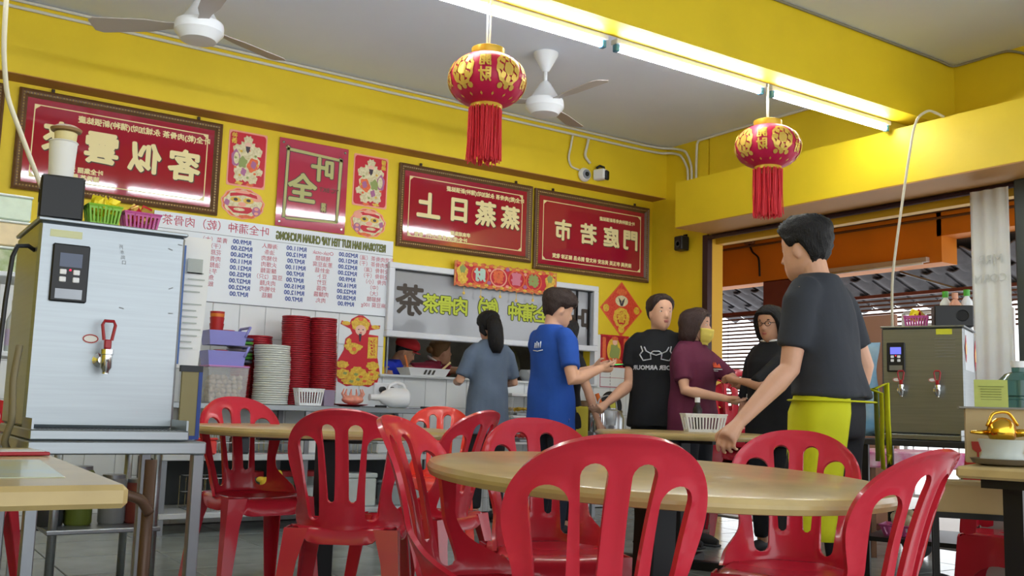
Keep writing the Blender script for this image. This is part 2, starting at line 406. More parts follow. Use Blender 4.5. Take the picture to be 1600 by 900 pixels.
# ceiling fans
FANW = mat('fan_white', 'e9edf0', .3); BLADE = mat('fan_blade_beige', 'b9b2ac', .5)
def fan(loc, label, rz, zt):
    t = thing('ceiling_fan', label, 'fan', loc, 0, 'white ceiling fans')
    h = ZC-loc[2]
    MB().lathe([(0, h), (.09, h), (.088, h-.02), (.03, h-.13), (.02, h-.14)], n=24).build('canopy', FANW, t, SM)
    MB().tube([(0, 0, .17), (0, 0, h-.1)], .014, 10).build('rod', FANW, t, True)
    MB().lathe([(.02, .22), (.04, .2), (.10, .10), (.135, .075), (.14, .05), (.14, .02), (.115, -.01), (.10, -.03), (.0, -.035)], n=32).build('motor_housing', FANW, t, SM)
    for k in range(3):
        a = rz+k*2*PI/3; R = Matrix.Rotation(a, 3, 'Z')
        b = MB(); pts = [(.12, .03), (.2, .035), (.3, .06), (.60, .075), (.64, .05)]
        vs = []
        for z in (.058, .064):
            for x, wd in pts:
                for sg in (-1, 1): vs.append(R @ Vector((x, sg*wd, z+sg*wd*.2)))
        n = len(pts)*2; fs = []
        for i in range(len(pts)-1):
            fs += [(2*i, 2*i+1, 2*i+3, 2*i+2), (n+2*i, n+2*i+2, n+2*i+3, n+2*i+1), (2*i, 2*i+2, n+2*i+2, n+2*i), (2*i+1, n+2*i+1, n+2*i+3, 2*i+3)]
        fs += [(0, n, n+1, 1), (n-2, n-1, 2*n-1, 2*n-2)]
        b.add(vs, fs); b.build('blade', BLADE, t)
fan((1.53, 5.60, 2.97), 'white ceiling fan at the upper left', 2.5, 0)
fan((4.02, 5.61, 3.02), 'white ceiling fan behind the large lantern', .55, 0)
# ================================================================== things on the back wall
W_ = onwall()
def rrect(x0, x1, z0, z1, r, n=5):
    P = []
    for cx, cz, a0 in ((x1-r, z1-r, 0), (x0+r, z1-r, 90), (x0+r, z0+r, 180), (x1-r, z0+r, 270)):
        for k in range(n+1):
            a = math.radians(a0+90*k/n); P.append((cx+r*math.cos(a), cz+r*math.sin(a)))
    return P
def ell(cx, cz, rx, rz, n=18, wob=0, k=6, ph=0, rot=0):
    P = []
    for i in range(n):
        a = 2*PI*i/n; q = 1+wob*math.sin(k*a+ph); x = rx*q*math.cos(a); z = rz*q*math.sin(a)
        P.append((cx+x*math.cos(rot)-z*math.sin(rot), cz+x*math.sin(rot)+z*math.cos(rot)))
    return P
def ringpoly(mb, outer, inner, d0, d1, fn, mi=0):
    n = len(outer); vs = [fn(u, v, d) for d in (d0, d1) for P in (outer, inner) for u, v in P]
    fs = []
    for i in range(n):
        j = (i+1) % n
        fs += [(2*n+i, 2*n+j, 3*n+j, 3*n+i), (i, j, 2*n+j, 2*n+i), (n+i, 3*n+i, 3*n+j, n+j), (i, n+i, n+j, j)]
    return mb.add(vs, fs, mi)
BEAD = mat('gold_beads', 'b59a5a', .35, metal=.5)
FRAMED = mat('plaque_frame_dark', '3b2a1c', .4)
def plaque(label, x0, x1, z0, z1, chars, small, name='framed_plaque'):
    t = thing(name, label, 'plaque', ((x0+x1)/2, YB, z0), 0, 'red framed plaques on the back wall')
    cx = (x0+x1)/2; L = lambda u, v, d: (u-cx, -d, v-z0)
    f = .055
    m = MB().prism([(x0+.02, z0+.02), (x1-.02, z0+.02), (x1-.02, z1-.02), (x0+.02, z1-.02)], .002, .014, L); m.build('panel', PLAQ, t)
    m = MB()
    prof = [(0, .004), (0, .03), (.012, .04), (.022, .032), (.036, .03), (.046, .022), (f, .016), (f, .004)]
    R = [[(x0+o, z0+o, d), (x1-o, z0+o, d), (x1-o, z1-o, d), (x0+o, z1-o, d)] for o, d in prof]
    vs = [L(*p) for r in R for p in r]; fs = []; k = len(R)
    for i in range(k):
        for j in range(4): fs.append((i*4+j, i*4+(j+1) % 4, ((i+1) % k)*4+(j+1) % 4, ((i+1) % k)*4+j))
    m.add(vs, fs, 0); m.build('frame', FRAME, t)
    b = MB(); o = .03
    for (ax, az, bx_, bz) in ((x0+o, z0+o, x1-o, z0+o), (x1-o, z0+o, x1-o, z1-o), (x1-o, z1-o, x0+o, z1-o), (x0+o, z1-o, x0+o, z0+o)):
        n = int(math.hypot(bx_-ax, bz-az)/.02)
        for i in range(n):
            b.ball(L(ax+(bx_-ax)*i/n, az+(bz-az)*i/n, .032), .0065, 5, 3)
    b.build('beading', BEAD, t)['kind'] = 'stuff'
    g = MB(); i0, i1, j0, j1 = x0+.10, x1-.10, z0+.095, z1-.095
    for a in ((i0, i1, j0, j0+.007), (i0, i1, j1-.007, j1), (i0, i0+.007, j0, j1), (i1-.007, i1, j0, j1)):
        g.prism([(a[0], a[2]), (a[1], a[2]), (a[1], a[3]), (a[0], a[3])], .0142, .0155, L)
    g.build('border_line', CREAM, t)
    for sx, px in ((1, i0), (-1, i1)):
        for sz, pz in ((1, j0), (-1, j1)):
            MB().prism([(px, pz), (px+sx*.045, pz), (px+sx*.03, pz+sz*.015), (px+sx*.012, pz+sz*.03), (px, pz+sz*.045)], .0142, .016, L).build('corner_ornament', CREAM, t)
    for ch, x, z, s_ in chars:
        m = MB(); write(m, ch, s_, x, z, L, .0158, .0075*s_/.2); write(m, ch, s_, x+.004, z-.004, L, .0148, .011*s_/.2, 1)
        m.build('lettering', [CREAM, FRAMED], t, weld=False)
    for s_, x, z, sz in small:
        m = MB(); write(m, s_, sz, x, z, L, .0155, .0015); m.build('small_lettering', CREAM, t, weld=False)['kind'] = 'stuff'
    for x in (x0+.15*(x1-x0), x1-.13*(x1-x0)):
        MB().box(L(x, z1+.012, .012), (.022, .016, .03), b=.003).build('hook', FRAMED, t)
    return t
SMALL = '叶全(乾)肉骨茶 永城加叻(蒲种)新張誌慶'
plaque('red framed plaque behind the paper cup on the boiler, leftmost full one', .806, 2.18, 2.226, 2.917,
       [('客', 1.92, 2.545, .235), ('似', 1.64, 2.555, .225), ('雲', 1.35, 2.575, .235), ('來', 1.08, 2.60, .225)],
       [(SMALL, 1.64, 2.765, .052), ('叶全集團 江清發', 1.22, 2.41, .042), ('陳秀英 敬賀', 1.24, 2.36, .042)])
plaque('red framed plaque cut off by the left edge of the picture', -.65, .722, 2.226, 2.917, [], [])
plaque('red framed plaque with four large characters right of the door guardian poster', 3.668, 5.02, 2.178, 2.878,
       [('蒸', 4.79, 2.545, .21), ('蒸', 4.53, 2.545, .225), ('日', 4.26, 2.545, .225), ('上', 3.96, 2.535, .235)],
       [(SMALL, 4.53, 2.725, .046), ('李來順集團', 4.28, 2.345, .04), ('叶全(乾)肉骨茶(分行)  敬賀', 4.09, 2.295, .044)])
plaque('red framed plaque with smaller characters nearest the right wall', 5.05, 6.43, 2.132, 2.872,
       [('門', 6.2, 2.515, .20), ('庭', 5.96, 2.515, .20), ('若', 5.68, 2.51, .20), ('市', 5.38, 2.51, .20)],
       [('叶全蒲种肉骨茶新張誌慶', 6.03, 2.69, .04), ('陳秀興 李玉英 黃志安 林文發 劉永昌 陳玉珍 敬賀', 5.74, 2.275, .044)])

# layered paper figures
RP = mat('print_red', 'c8142c', .45, noise=.05); PK = mat('print_pink', 'f0a58f', .5); WH = mat('print_cream', 'efe6c4', .5, noise=.12, ns=60, col2='c9bd86')
VI = mat('print_mauve', 'b06a96', .5); GR = mat('print_green', '93a15a', .5); OR = mat('print_orange', 'e46b3a', .5, noise=.15, ns=50); DK = mat('print_dark', '3d3440', .5)
SKIN_P = mat('print_face', 'f0c2ac', .5); YL = mat('print_yellow', 'f1d24a', .4, noise=.15, ns=60, col2='d19a2c')
PAL = [RP, PK, WH, VI, GR, OR, DK, SKIN_P, YL]
PC = [0]
def poly(mb, P, d, mi, L):
    PC[0] += 1; d += .00003*(PC[0] % 23); mb.prism(P, d-.0012, d, L, mi)
def guardian(label, x0, x1, z0, z1, flip):
    t = thing('door_guardian_poster', label, 'poster', ((x0+x1)/2, YB, z0), 0, 'door guardian posters')
    cx = (x0+x1)/2; w = x1-x0; h = z1-z0; s = -1 if flip else 1
    L = lambda u, v, d: ((u if s > 0 else -u)*w, -d, v*h)
    MB().prism(rrect(-.5, .5, 0, 1, .04), .001, .003, L).build('backing', PK, t)
    MB().prism(rrect(-.465, .465, .03, .97, .07), .003, .004, L).build('red_ground', RP, t)
    m = MB()
    poly(m, ell(-.02, .42, .34, .30, 24, .1, 7), .0052, 2, L)
    poly(m, ell(.0, .70, .24, .13, 22, .16, 9), .0056, 2, L); poly(m, ell(-.28, .66, .10, .09, 14, .15, 5), .0056, 2, L); poly(m, ell(.28, .66, .10, .09, 14, .15, 5), .0056, 2, L)
    poly(m, ell(-.30, .50, .11, .15, 16, .1, 5), .006, 3, L); poly(m, ell(-.28, .50, .07, .11, 14), .0064, 2, L)
    poly(m, ell(.15, .41, .15, .12, 18, .12, 5, .5, .5), .006, 5, L); poly(m, ell(.17, .42, .07, .07, 14, .1, 4), .0066, 3, L)
    poly(m, ell(-.12, .44, .12, .10, 16, .2, 5), .0062, 4, L); poly(m, ell(-.08, .27, .07, .07, 12, .2, 4), .0064, 3, L)
    poly(m, ell(-.2, .17, .12, .08, 16, .15, 6), .0062, 2, L); poly(m, ell(.15, .16, .14, .09, 16, .15, 6), .0062, 2, L)
    poly(m, ell(.33, .30, .09, .07, 12, .2, 5), .006, 2, L); poly(m, ell(0, .86, .12, .07, 16, .22, 7), .006, 2, L)
    poly(m, ell(0, .76, .085, .05, 16), .0068, 7, L); poly(m, [(-.06, .735), (.06, .735), (.045, .66), (0, .61), (-.045, .66)], .0072, 6, L)
    for k in range(9):
        a = 2*PI*k/9; poly(m, ell(.3*math.cos(a)-.02, .42+.25*math.sin(a), .035, .022, 8), .0066, (8, 4, 5)[k % 3], L)
    poly(m, ell(-.18, .06, .1, .03, 12, .2, 4), .0058, 8, L); poly(m, ell(.1, .05, .1, .03, 12, .2, 4), .0058, 5, L)
    m.build('guardian_figure', PAL, t)
    m = MB()
    for i, c in enumerate('神荼' if not flip else '鬱壘'): write(m, c, .042, -.36*w, (.90-.10*i)*h, lambda u, v, d: ((u if s > 0 else -u), -d, v), .006, .002, mirror=not flip)
    m.build('lettering', YL, t, weld=False)
    return t
guardian('door guardian poster beside the large plaque at left', 2.237, 2.535, 2.474, 2.90, False)
guardian('door guardian poster between the square sign and the second plaque', 3.262, 3.571, 2.466, 2.892, True)
def lion(label, x0, x1, z0, z1, flip):
    t = thing('lion_cutout', label, 'decoration', ((x0+x1)/2, YB, z0), 0, 'round paper lion cutouts')
    w = x1-x0; h = z1-z0; s = -1 if flip else 1; L = lambda u, v, d: (u*w*s, -d, v*h)
    MB().prism(ell(0, .5, .49, .49, 36, .035, 11), .001, .003, L).build('backing', PK, t)
    m = MB()
    poly(m, ell(0, .5, .455, .45, 36, .04, 11), .0036, 5, L); poly(m, ell(0, .5, .43, .42, 30, .05, 9), .0042, 2, L)
    poly(m, [(-.3, .78), (.05, .88), (.3, .80), (.32, .70), (.0, .76), (-.3, .68)], .005, 0, L); poly(m, ell(-.02, .86, .2, .05, 14, .1, 5), .0054, 1, L)
    poly(m, ell(-.17, .60, .12, .08, 14), .005, 8, L); poly(m, ell(.12, .6, .12, .09, 14), .005, 8, L); poly(m, ell(-.17, .6, .05, .05, 10), .0056, 6, L); poly(m, ell(.12, .61, .05, .05, 10), .0056, 6, L)
    poly(m, ell(-.02, .47, .09, .07, 12), .0056, 1, L); poly(m, [(-.35, .36), (.18, .40), (.24, .30), (.12, .19), (-.2, .18)], .005, 0, L); poly(m, ell(-.08, .3, .13, .05, 12), .0056, 2, L)
    poly(m, ell(.31, .3, .1, .15, 14), .0052, 3, L); poly(m, ell(.31, .37, .05, .05, 10), .0058, 1, L); poly(m, ell(.31, .23, .05, .05, 10), .0058, 1, L)
    poly(m, ell(.3, .72, .12, .12, 14, .1, 5), .005, 1, L); poly(m, ell(-.36, .48, .06, .1, 12, .15, 4), .005, 3, L); poly(m, ell(.1, .1, .18, .05, 12, .15, 5), .005, 5, L)
    m.build('lion_face', PAL, t)
lion('round paper lion cutout under the left door guardian', 2.205, 2.545, 2.226, 2.468, False)
lion('round paper lion cutout under the right door guardian', 3.255, 3.575, 2.215, 2.458, True)
# square sign
SIGN = mat('sign_rose', 'b93a54', .08, coat=1)
t = thing('acrylic_sign', 'rose red acrylic sign with two brush characters between the door guardians', 'sign', (2.917, YB, 2.213))
L = lambda u, v, d: (u, -d, v)
w2, h2 = .288, .693
MB().prism([(-w2, 0), (w2, 0), (w2, h2), (-w2, h2)], .012, .018, L).build('panel', SIGN, t)
m = MB()
for mi_, e in ((1, .006), (0, 0)):
    d = .0195 if mi_ == 0 else .0188
    for P in ([(-.235, .07), (-.215, .075), (-.205, .63), (-.225, .64)], [(-.24, .625), (.235, .60), (.24, .58), (-.22, .60)], [(.215, .61), (.24, .60), (.222, .09), (.205, .08)], [(-.22, .075), (.225, .095), (.215, .075), (0, .068), (-.2, .06)]):
        cxx = sum(p[0] for p in P)/len(P); czz = sum(p[1] for p in P)/len(P)
        m.prism([(x+(e if x > cxx else -e), z+(e if z > czz else -e)) for x, z in P], .018, d, L, mi_)
m.build('brush_border', [mat('sign_olive', 'b9b877', .5), mat('sign_dark', '4d3b38', .5)], t)
m = MB()
for ch, x, z, s_ in (('叶', .075, .475, .20), ('全', -.085, .30, .24)):
    write(m, ch, s_, x, z, L, .0188, .015, 1); write(m, ch, s_, x, z, L, .0196, .0075, 0)
m.build('lettering', [mat('sign_olive', 'b9b877', .5), mat('sign_dark', '4d3b38', .5)], t, weld=False)
m = MB(); write(m, 'YC BKT', .048, .135, .33, L, .0196, .0015); m.prism([(.07, .15), (.125, .15), (.125, .225), (.07, .225)], .018, .0188, L); m.build('small_lettering', mat('sign_brown', '6d3a35', .5), t, weld=False)
m = MB(); write(m, '蒲', .04, .097, .205, L, .0196, .0015); write(m, '种', .04, .097, .17, L, .0196, .0015); m.build('seal_lettering', mat('sign_olive', 'b9b877', .5), t, weld=False)
for sx in (-1, 1):
    for z in (.035, h2-.035): MB().lathe([(.011, 0), (.011, .022), (.006, .026), (0, .026)], (sx*(w2-.03), 0, z), 12, R=Matrix.Rotation(PI/2, 3, 'X')).build('standoff', CHROME, t, SM)
# menu board
t = thing('menu_board', 'white menu board with red and blue lettering above the counter', 'menu', (2.69, YB, 1.588))
MENU = mat('menu_white', 'e9f0f6', .25, coat=.4); MR = mat('menu_red', 'c0405a', .6); MBL = mat('menu_blue', '5566a5', .6); MG = mat('menu_olive', '8a8f4e', .6); MO = mat('menu_outline', '50572a', .6)
hw = .954
L = lambda u, v, d: (u, -d, v)
MB().prism([(-hw, 0), (hw, 0), (hw, .619), (-hw, .619)], .001, .014, L).build('board', MENU, t)
m = MB()
for a in ((-hw, hw, -.006, 0), (-hw, hw, .497, .5)): m.prism([(a[0], a[2]), (a[1], a[2]), (a[1], a[3]), (a[0], a[3])], .002, .0152, L)
m.build('rule', mat('menu_rule', '6a7076', .5), t)
m = MB(); write(m, '叶全蒲种（乾）肉骨茶', .080, -.50, .558, L, .0150, .001); m.build('heading', MR, t, weld=False)['kind'] = 'stuff'
m = MB(); write(m, 'RESTORAN BAH KUT TEH YAP CHUAN PUCHONG', .086, .42, .548, L, .0148, .0045, 1, sx=.475); write(m, 'RESTORAN BAH KUT TEH YAP CHUAN PUCHONG', .086, .42, .548, L, .0154, .0005, 0, sx=.475)
m.build('heading', [MG, MO], t, weld=False)['kind'] = 'stuff'
cols = [(.80, ['瓦煲肉骨茶（湯）', '瓦煲肉骨茶（干）', '全排骨（湯）', '全排骨（干）', '肉骨（小）', '（中）', '（大）', '豬腳醋', '麻豆腐 100g'], .56, ['RM20.00', 'RM21.00', 'RM22.00', 'RM22.00', 'RM9.00', 'RM16.00', 'RM22.00', 'RM28.00', 'RM9.00']),
        (.345, ['Otak-otak', '豬腳醋', '蔥油豆腐', '金針菇', '豆卜', '豆竹', '肉醬', '肉釀醬', '肉丸'], .125, ['RM11.00', 'RM12.00', 'RM7.00', 'RM11.00', 'RM7.00', 'RM7.00', 'RM15.00', 'RM12.00', 'RM7.00']),
        (-.09, ['海蠣人', '油条', '炒豬肉', '火爆肉', '釀蛋麵', '豆腐（2只）', '肉丸麵', '炒鴨肉', '釀菇'], -.305, ['RM9.00', 'RM25.00', 'RM26.00', 'RM11.00', 'RM21.00', 'RM25.00', 'RM27.00', 'RM22.00', 'RM7.00']),
        (-.52, ['青菜（大）', '（干）肉', '花膠湯', '肉骨湯', '油麵線', '芋头', '魚', '飯', ''], None, [])]
for x, it, x2, pr in cols:
    for i, s_ in enumerate(it):
        if s_: m = MB(); write(m, s_, .042, x, .455-i*.047, L, .0150, .001); m.build('item_lettering', MR, t, weld=False)['kind'] = 'stuff'
    for i, s_ in enumerate(pr): m = MB(); write(m, s_, .046, x2, .462-i*.049, L, .0150, .0015); m.build('price_lettering', MBL, t, weld=False)['kind'] = 'stuff'
m = MB(); m.box((hw-.012, -.018, -.232), (.012, .008, .45)); m.build('edge_strip', mat('strip_grey', '8d9498', .4), t)
# prosperity banner
t = thing('greeting_banner', 'red and gold greeting banner hung over the serving window', 'banner', (4.747, YB-.06, 1.894))
hw = .54
L = lambda u, v, d: (u, -d, v)
top = [(-hw+2*hw*i/40, .215+.008*math.sin(i*1.9)) for i in range(41)]; bot = [(hw-2*hw*i/40, .004+.008*math.sin(i*2.3)) for i in range(41)]
MB().prism(top+bot, 0, .003, L).build('backing', mat('banner_gold', 'e0a04a', .4, noise=.2, ns=40, col2='c9452e'), t)
MB().prism([(-hw+.02, .03), (hw-.02, .03), (hw-.02, .19), (-hw+.02, .19)], .003, .004, L).build('red_ground', RP, t)
m = MB()
for i in range(26): poly(m, ell(-hw+.04+i*.0405, .195+.006*math.sin(i*1.7), .022, .012, 8), .0055, 8 if i % 2 else 5, L); poly(m, ell(-hw+.04+i*.0405, .028+.006*math.sin(i*2.1), .022, .012, 8), .0055, 8 if i % 2 else 5, L)
for sx in (-1, 1):
    poly(m, ell(sx*.465, .12, .055, .075, 16, .15, 5), .0058, 8, L); poly(m, ell(sx*.46, .15, .03, .035, 12, .2, 5), .0066, 4, L); poly(m, ell(sx*.455, .06, .05, .03, 12, .15, 4), .0064, 8, L)
for x in (-.19, 0, .19): poly(m, ell(x, .055 if x else .19, .022, .018, 8, .15, 4), .006, 3, L); poly(m, ell(x, .165 if x else .04, .018, .014, 8, .15, 4), .006, 1, L)
m.build('ornament', PAL, t)
for x, ch, mm in ((-.285, '財', mat('print_teal', 'b9d8c8', .5)), (-.095, '發', OR), (.095, '喜', mat('print_rose', 'd77a8e', .5)), (.28, '恭', GR)):
    m = MB(); ringpoly(m, ell(x, .11, .090, .083, 28), ell(x, .11, .078, .071, 28), .004, .008, L); m.build('medallion_ring', OR if ch != '發' else PK, t)
    m = MB(); write(m, ch, .115, x, .108, L, .0062, .007); m.build('lettering', mm, t, weld=False)
for i, x in enumerate((-.44, -.27, -.07, .10, .28, .44)):
    m = MB().tube([(x, -.002, 0), (x, -.002, -.05-.02*(i % 2))], .0025, 5); m.ball((x, -.002, -.055-.02*(i % 2)), (.014, .005, .014), 8, 6); m.build('dangling_charm', GOLD, t)
# diamond decoration
t = thing('diamond_decoration', 'red diamond paper decoration right of the serving window', 'decoration', (6.11, YB, 1.585))
L = lambda u, v, d: (u*.265, -d, .265+v*.265)
MB().prism([(-1, 0), (0, -1), (1, 0), (0, 1)], .001, .003, L).build('backing', OR, t)
MB().prism([(-.94, 0), (0, -.94), (.94, 0), (0, .94)], .003, .004, L).build('red_ground', mat('print_scarlet', 'd3281f', .45, noise=.2, ns=70, col2='e2593a'), t)
m = MB(); poly(m, ell(0, .3, .3, .2, 18), .005, 2, L); poly(m, ell(0, -.3, .38, .36, 20, .05, 8), .005, 8, L); poly(m, ell(0, -.32, .22, .24, 16, .1, 5), .006, 0, L)
for x, z in ((-.72, 0), (.72, 0), (0, -.72)): poly(m, ell(x, z, .14, .14, 14), .005, 8, L)
poly(m, ell(0, .62, .25, .12, 14, .1, 6), .005, 5, L); poly(m, [(-.16, .42), (-.02, .3), (0, .18), (.02, .3), (.16, .42), (.05, .12), (-.05, .12)], .006, 6, L); m.build('ornament', PAL, t)
m = MB(); write(m, '春', .11, 0, .18, lambda u, v, d: (u, -d, v), .0066, .004); m.build('lettering', YL, t, weld=False)
# calendar
t = thing('wall_calendar', 'wall calendar with a red deity picture and white date sheet', 'calendar', (6.03, YB-.006, 1.10))
L = lambda u, v, d: (u, -d, v)
MB().prism([(-.175, .19), (.175, .19), (.175, .495), (-.175, .495)], .001, .004, L).build('picture_sheet', RP, t)
m = MB(); poly(m, ell(-.01, .35, .085, .12, 22), .005, 8, L); poly(m, ell(0, .33, .06, .09, 16, .15, 6), .006, 4, L); poly(m, ell(0, .43, .03, .03, 12), .0066, 7, L); poly(m, ell(0, .465, .04, .02, 12, .15, 5), .0066, 5, L); poly(m, ell(0, .25, .08, .03, 14, .1, 6), .0064, 5, L)
for x in (-.13, .13): poly(m, [(x-.02, .24), (x+.02, .24), (x+.02, .47), (x-.02, .47)], .005, 5, L)
m.build('deity_picture', PAL, t)
MB().prism([(-.175, 0), (.16, .0), (.16, .195), (-.175, .195)], .001, .003, L).build('date_sheet', PAPER, t)
m = MB()
for r in range(5):
    for c in range(7): m.prism([(-.155+c*.043, .02+r*.032), (-.125+c*.043, .02+r*.032), (-.125+c*.043, .042+r*.032), (-.155+c*.043, .042+r*.032)], .003, .0036, L)
m.build('date_print', mat('date_grey', '9c9ba0', .7), t)
m = MB()
for a in ((-.175, .16, 0, .008), (-.175, -.168, 0, .195), (.152, .16, 0, .195), (-.175, .16, .09, .094)): m.prism([(a[0], a[2]), (a[1], a[2]), (a[1], a[3]), (a[0], a[3])], .003, .0042, L)
m.build('date_border', mat('date_red', 'b04a66', .6), t)
# wealth god cutout on the tiles
t = thing('wealth_deity_cutout', 'gold and red paper cutout of a robed deity on the white tiles', 'decoration', (3.385, YB-.011, 1.012))
L = lambda u, v, d: (u*.19, -d, v*.567)
out = [(-.9, .06), (-.5, .0), (0, .03), (.5, .0), (.9, .06), (1, .2), (.9, .36), (.85, .42), (.85, .73), (.4, .74), (.45, .80), (.9, .83), (.92, .88), (.5, .87), (.42, .94), (.1, 1), (-.1, 1), (-.42, .94), (-.5, .87), (-.85, .91), (-.9, .86), (-.45, .80), (-.35, .74), (-.65, .66), (-.7, .5), (-.95, .35), (-1, .2)]
MB().prism(out, .001, .003, L).build('backing', RP, t)
m = MB()
poly(m, ell(0, .87, .42, .10, 20, .08, 7), .0045, 8, L); poly(m, ell(-.66, .875, .2, .03, 10), .0045, 8, L); poly(m, ell(.7, .85, .2, .03, 10), .0045, 8, L); poly(m, ell(0, .95, .12, .03, 10), .0055, 5, L)
poly(m, ell(.02, .79, .25, .075, 18), .006, 7, L); poly(m, [(-.07, .74), (.07, .74), (.03, .63), (-.02, .63)], .0066, 6, L)
poly(m, ell(-.08, .8, .035, .008, 8), .0068, 6, L); poly(m, ell(.12, .8, .035, .008, 8), .0068, 6, L); poly(m, ell(.02, .755, .06, .007, 8), .0068, 0, L)
poly(m, ell(-.28, .55, .42, .055, 18, .1, 5), .0055, 8, L); poly(m, ell(-.28, .52, .22, .075, 14), .0058, 8, L); poly(m, ell(-.25, .52, .1, .03, 10), .0066, 5, L)
poly(m, [(.38, .4), (.82, .41), (.82, .71), (.38, .70)], .0055, 8, L); poly(m, [(.47, .44), (.73, .45), (.73, .68), (.47, .67)], .0062, 0, L)
for x, z, a, b in ((-.75, .3, .3, .05), (-.7, .17, .32, .07), (.65, .3, .3, .06), (.7, .17, .3, .07), (0, .14, .55, .11), (0, .07, .75, .055), (-.05, .22, .3, .06), (-.5, .62, .12, .05)): poly(m, ell(x, z, a, b, 18, .12, 7, x*5), .0056, 8, L)
for x, z in ((-.1, .17), (.12, .14), (0, .1), (-.6, .18), (.62, .18), (.3, .08), (-.3, .07)): poly(m, ell(x, z, .1, .02, 10, .2, 4), .0066, 5 if x > 0 else 4, L)
m.build('deity_figure', PAL, t)
m = MB(); write(m, '招', .07, .114, .345, lambda u, v, d: (u, -d, v), .007, .002); write(m, '財', .07, .114, .28, lambda u, v, d: (u, -d, v), .007, .002); m.build('lettering', YL, t, weld=False)
# sockets
t = thing('wall_socket', 'double wall socket with black plugs under the serving hatch', 'socket', (3.63, YB-.011, .95))
bx(-.105, .105, -.02, 0, 0, .10, b=.006).build('plate', WHITE, t)
for x in (-.04, .04): MB().lathe([(.026, 0), (.026, .03), (.018, .035), (0, .035)], (x, -.02, .045), 14, R=Matrix.Rotation(PI/2, 3, 'X')).build('plug', BLACK, t, SM)
# ================================================================== tables, chairs, stools
def sstep(a, b, x):
    t = min(max((x-a)/(b-a), 0), 1); return t*t*(3-2*t)
def lerp_tab(tab, z):
    if z <= tab[0][0]: return tab[0][1]
    for (a, va), (b, vb) in zip(tab, tab[1:]):
        if z <= b: return va+(vb-va)*sstep(a, b, z)
    return tab[-1][1]
HW = [(.40, .205), (.46, .195), (.54, .166), (.70, .200)]
def back_f(u, z):
    a = abs(u)
    if z > .70: o = (((a/.2)**2.3+((z-.70)/.15)**2.3)**(1/2.3)-1)*.15
    else: o = a-lerp_tab(HW, z)
    o = max(o, .43-z)
    h = 9
    for zb, zt, ub, ut, rb, rt_ in ((.525, .800, .038, .049, .0125, .0265), (.46, .757, .100, .126, .021, .038)):
        t = min(max((z-zb)/(zt-zb), 0), 1); uc = ub+(ut-ub)*t**1.3; r = rb+(rt_-rb)*t
        zc = min(max(z, zb+rb), zt-rt_); h = min(h, math.hypot(a-uc, z-zc)-r)
    return max(o, -h)
def back_map(u, z):
    a = abs(u)/.2; t = (z-.44)/.41
    y = -.185 - .075*t - .05*max(0, t)**3 + .062*a*a + .15*sstep(.60, .43, z)*a**3
    return (u, y, z)
def back_th(u, z): return .0125 if back_f(u, z) > -.0075 else .0065
def seat_f(x, y):
    a = abs(x); w_ = .205-.02*sstep(.0, -.2, y)
    return max(((a/w_)**5+(abs(y)/.205)**5)**.2-1, -9)*.2
def seat_map(x, y):
    e = max(abs(x)/.205, abs(y)/.205)
    z = .44 - .018*(1-(x/.2)**2)*(1-(y/.2)**2) - .055*sstep(.9, 1.0, e)
    return (x, y, z - .02*sstep(.12, .2, y))
CH = []
def make_chair(m, nm):
    b = MB(); sheet(b, back_f, -.215, .215, .425, .86, 52, 52, back_map, back_th); mb1 = b.mesh('backrest', m, math.radians(50))
    b = MB(); sheet(b, seat_f, -.21, .21, -.21, .21, 22, 22, seat_map, lambda u, v: .007); ms = b.mesh('seat', m, math.radians(60))
    def leg(sx, sy):
        b = MB(); top = Vector((sx*.20, sy*.195, .435)); bot = Vector((sx*.235, sy*(.235 if sy > 0 else .27), 0))
        def ring(c, w_, th):
            P = [(0, 0), (-w_, 0), (-w_, -th), (-th, -th), (-th, -w_), (0, -w_)]
            return [c+Vector((sx*p, sy*q, 0)) for p, q in P]
        vs = ring(top, .085, .006)+ring(top.lerp(bot, .25), .062, .006)+ring(bot, .038, .006); fs = []
        for i in range(2):
            for j in range(6): fs.append((i*6+j, i*6+(j+1) % 6, (i+1)*6+(j+1) % 6, (i+1)*6+j))
        fs += [(0, 1, 2, 3, 4, 5), (12, 13, 14, 15, 16, 17)]
        return b.add(vs, fs).mesh('leg', m)
    return mb1, ms, [leg(sx, sy) for sx in (-1, 1) for sy in (-1, 1)]
CHM = make_chair(RED, 'red')
RED2 = mat('orange_red_chair_plastic', 'e23a2c', .26, noise=.05, ns=3, coat=.25)
CHM2 = make_chair(RED2, 'orange')
def chair(label, x, y, deg, z=0, mesh=None, group='red plastic chairs', rot=None):
    mesh = mesh or CHM
    t = thing('plastic_chair', label, 'chair', (x, y, z), math.radians(deg), group)
    if rot: t.rotation_euler = rot
    link('backrest', mesh[0], t); link('seat', mesh[1], t)
    for l in mesh[2]: link('leg', l, t)
    return t
CHAIRS = [
 ('red plastic chair at the centre front, back to the viewer', 1.30, 1.65, -23, None, .985),
 ('red plastic chair cropped at lower right, seen from behind and side', 1.87, 1.51, 10, None, .965),
 ('red plastic chair at the left side of the near round table', 1.40, 2.12, -139, None, 1.0),
 ('red plastic chair seen from behind at the farther round table', 1.61, 3.42, -34, None, 1.01),
 ('red plastic chair tucked in by the yellow cloth under the counter', 1.60, 4.42, 184, None, 1.05),
 ('red plastic chair with a pale sticker between the two round tables', 2.02, 3.60, 28, None, 1.02),
 ('orange-red plastic chair behind the farther table, near the grey shirt', 3.1, 5.35, 150, CHM2, 1.03),
 ('red plastic chair at the far side of the near table', 1.95, 2.61, 160, None, .995),
 ('red plastic chair in front of the yellow apron', 2.40, 2.03, 125, None, .98),
]
for lb, x, y, a, me, zs in CHAIRS: chair(lb, x, y, a, 0, me).scale = (1, 1, zs)
stk = MB()
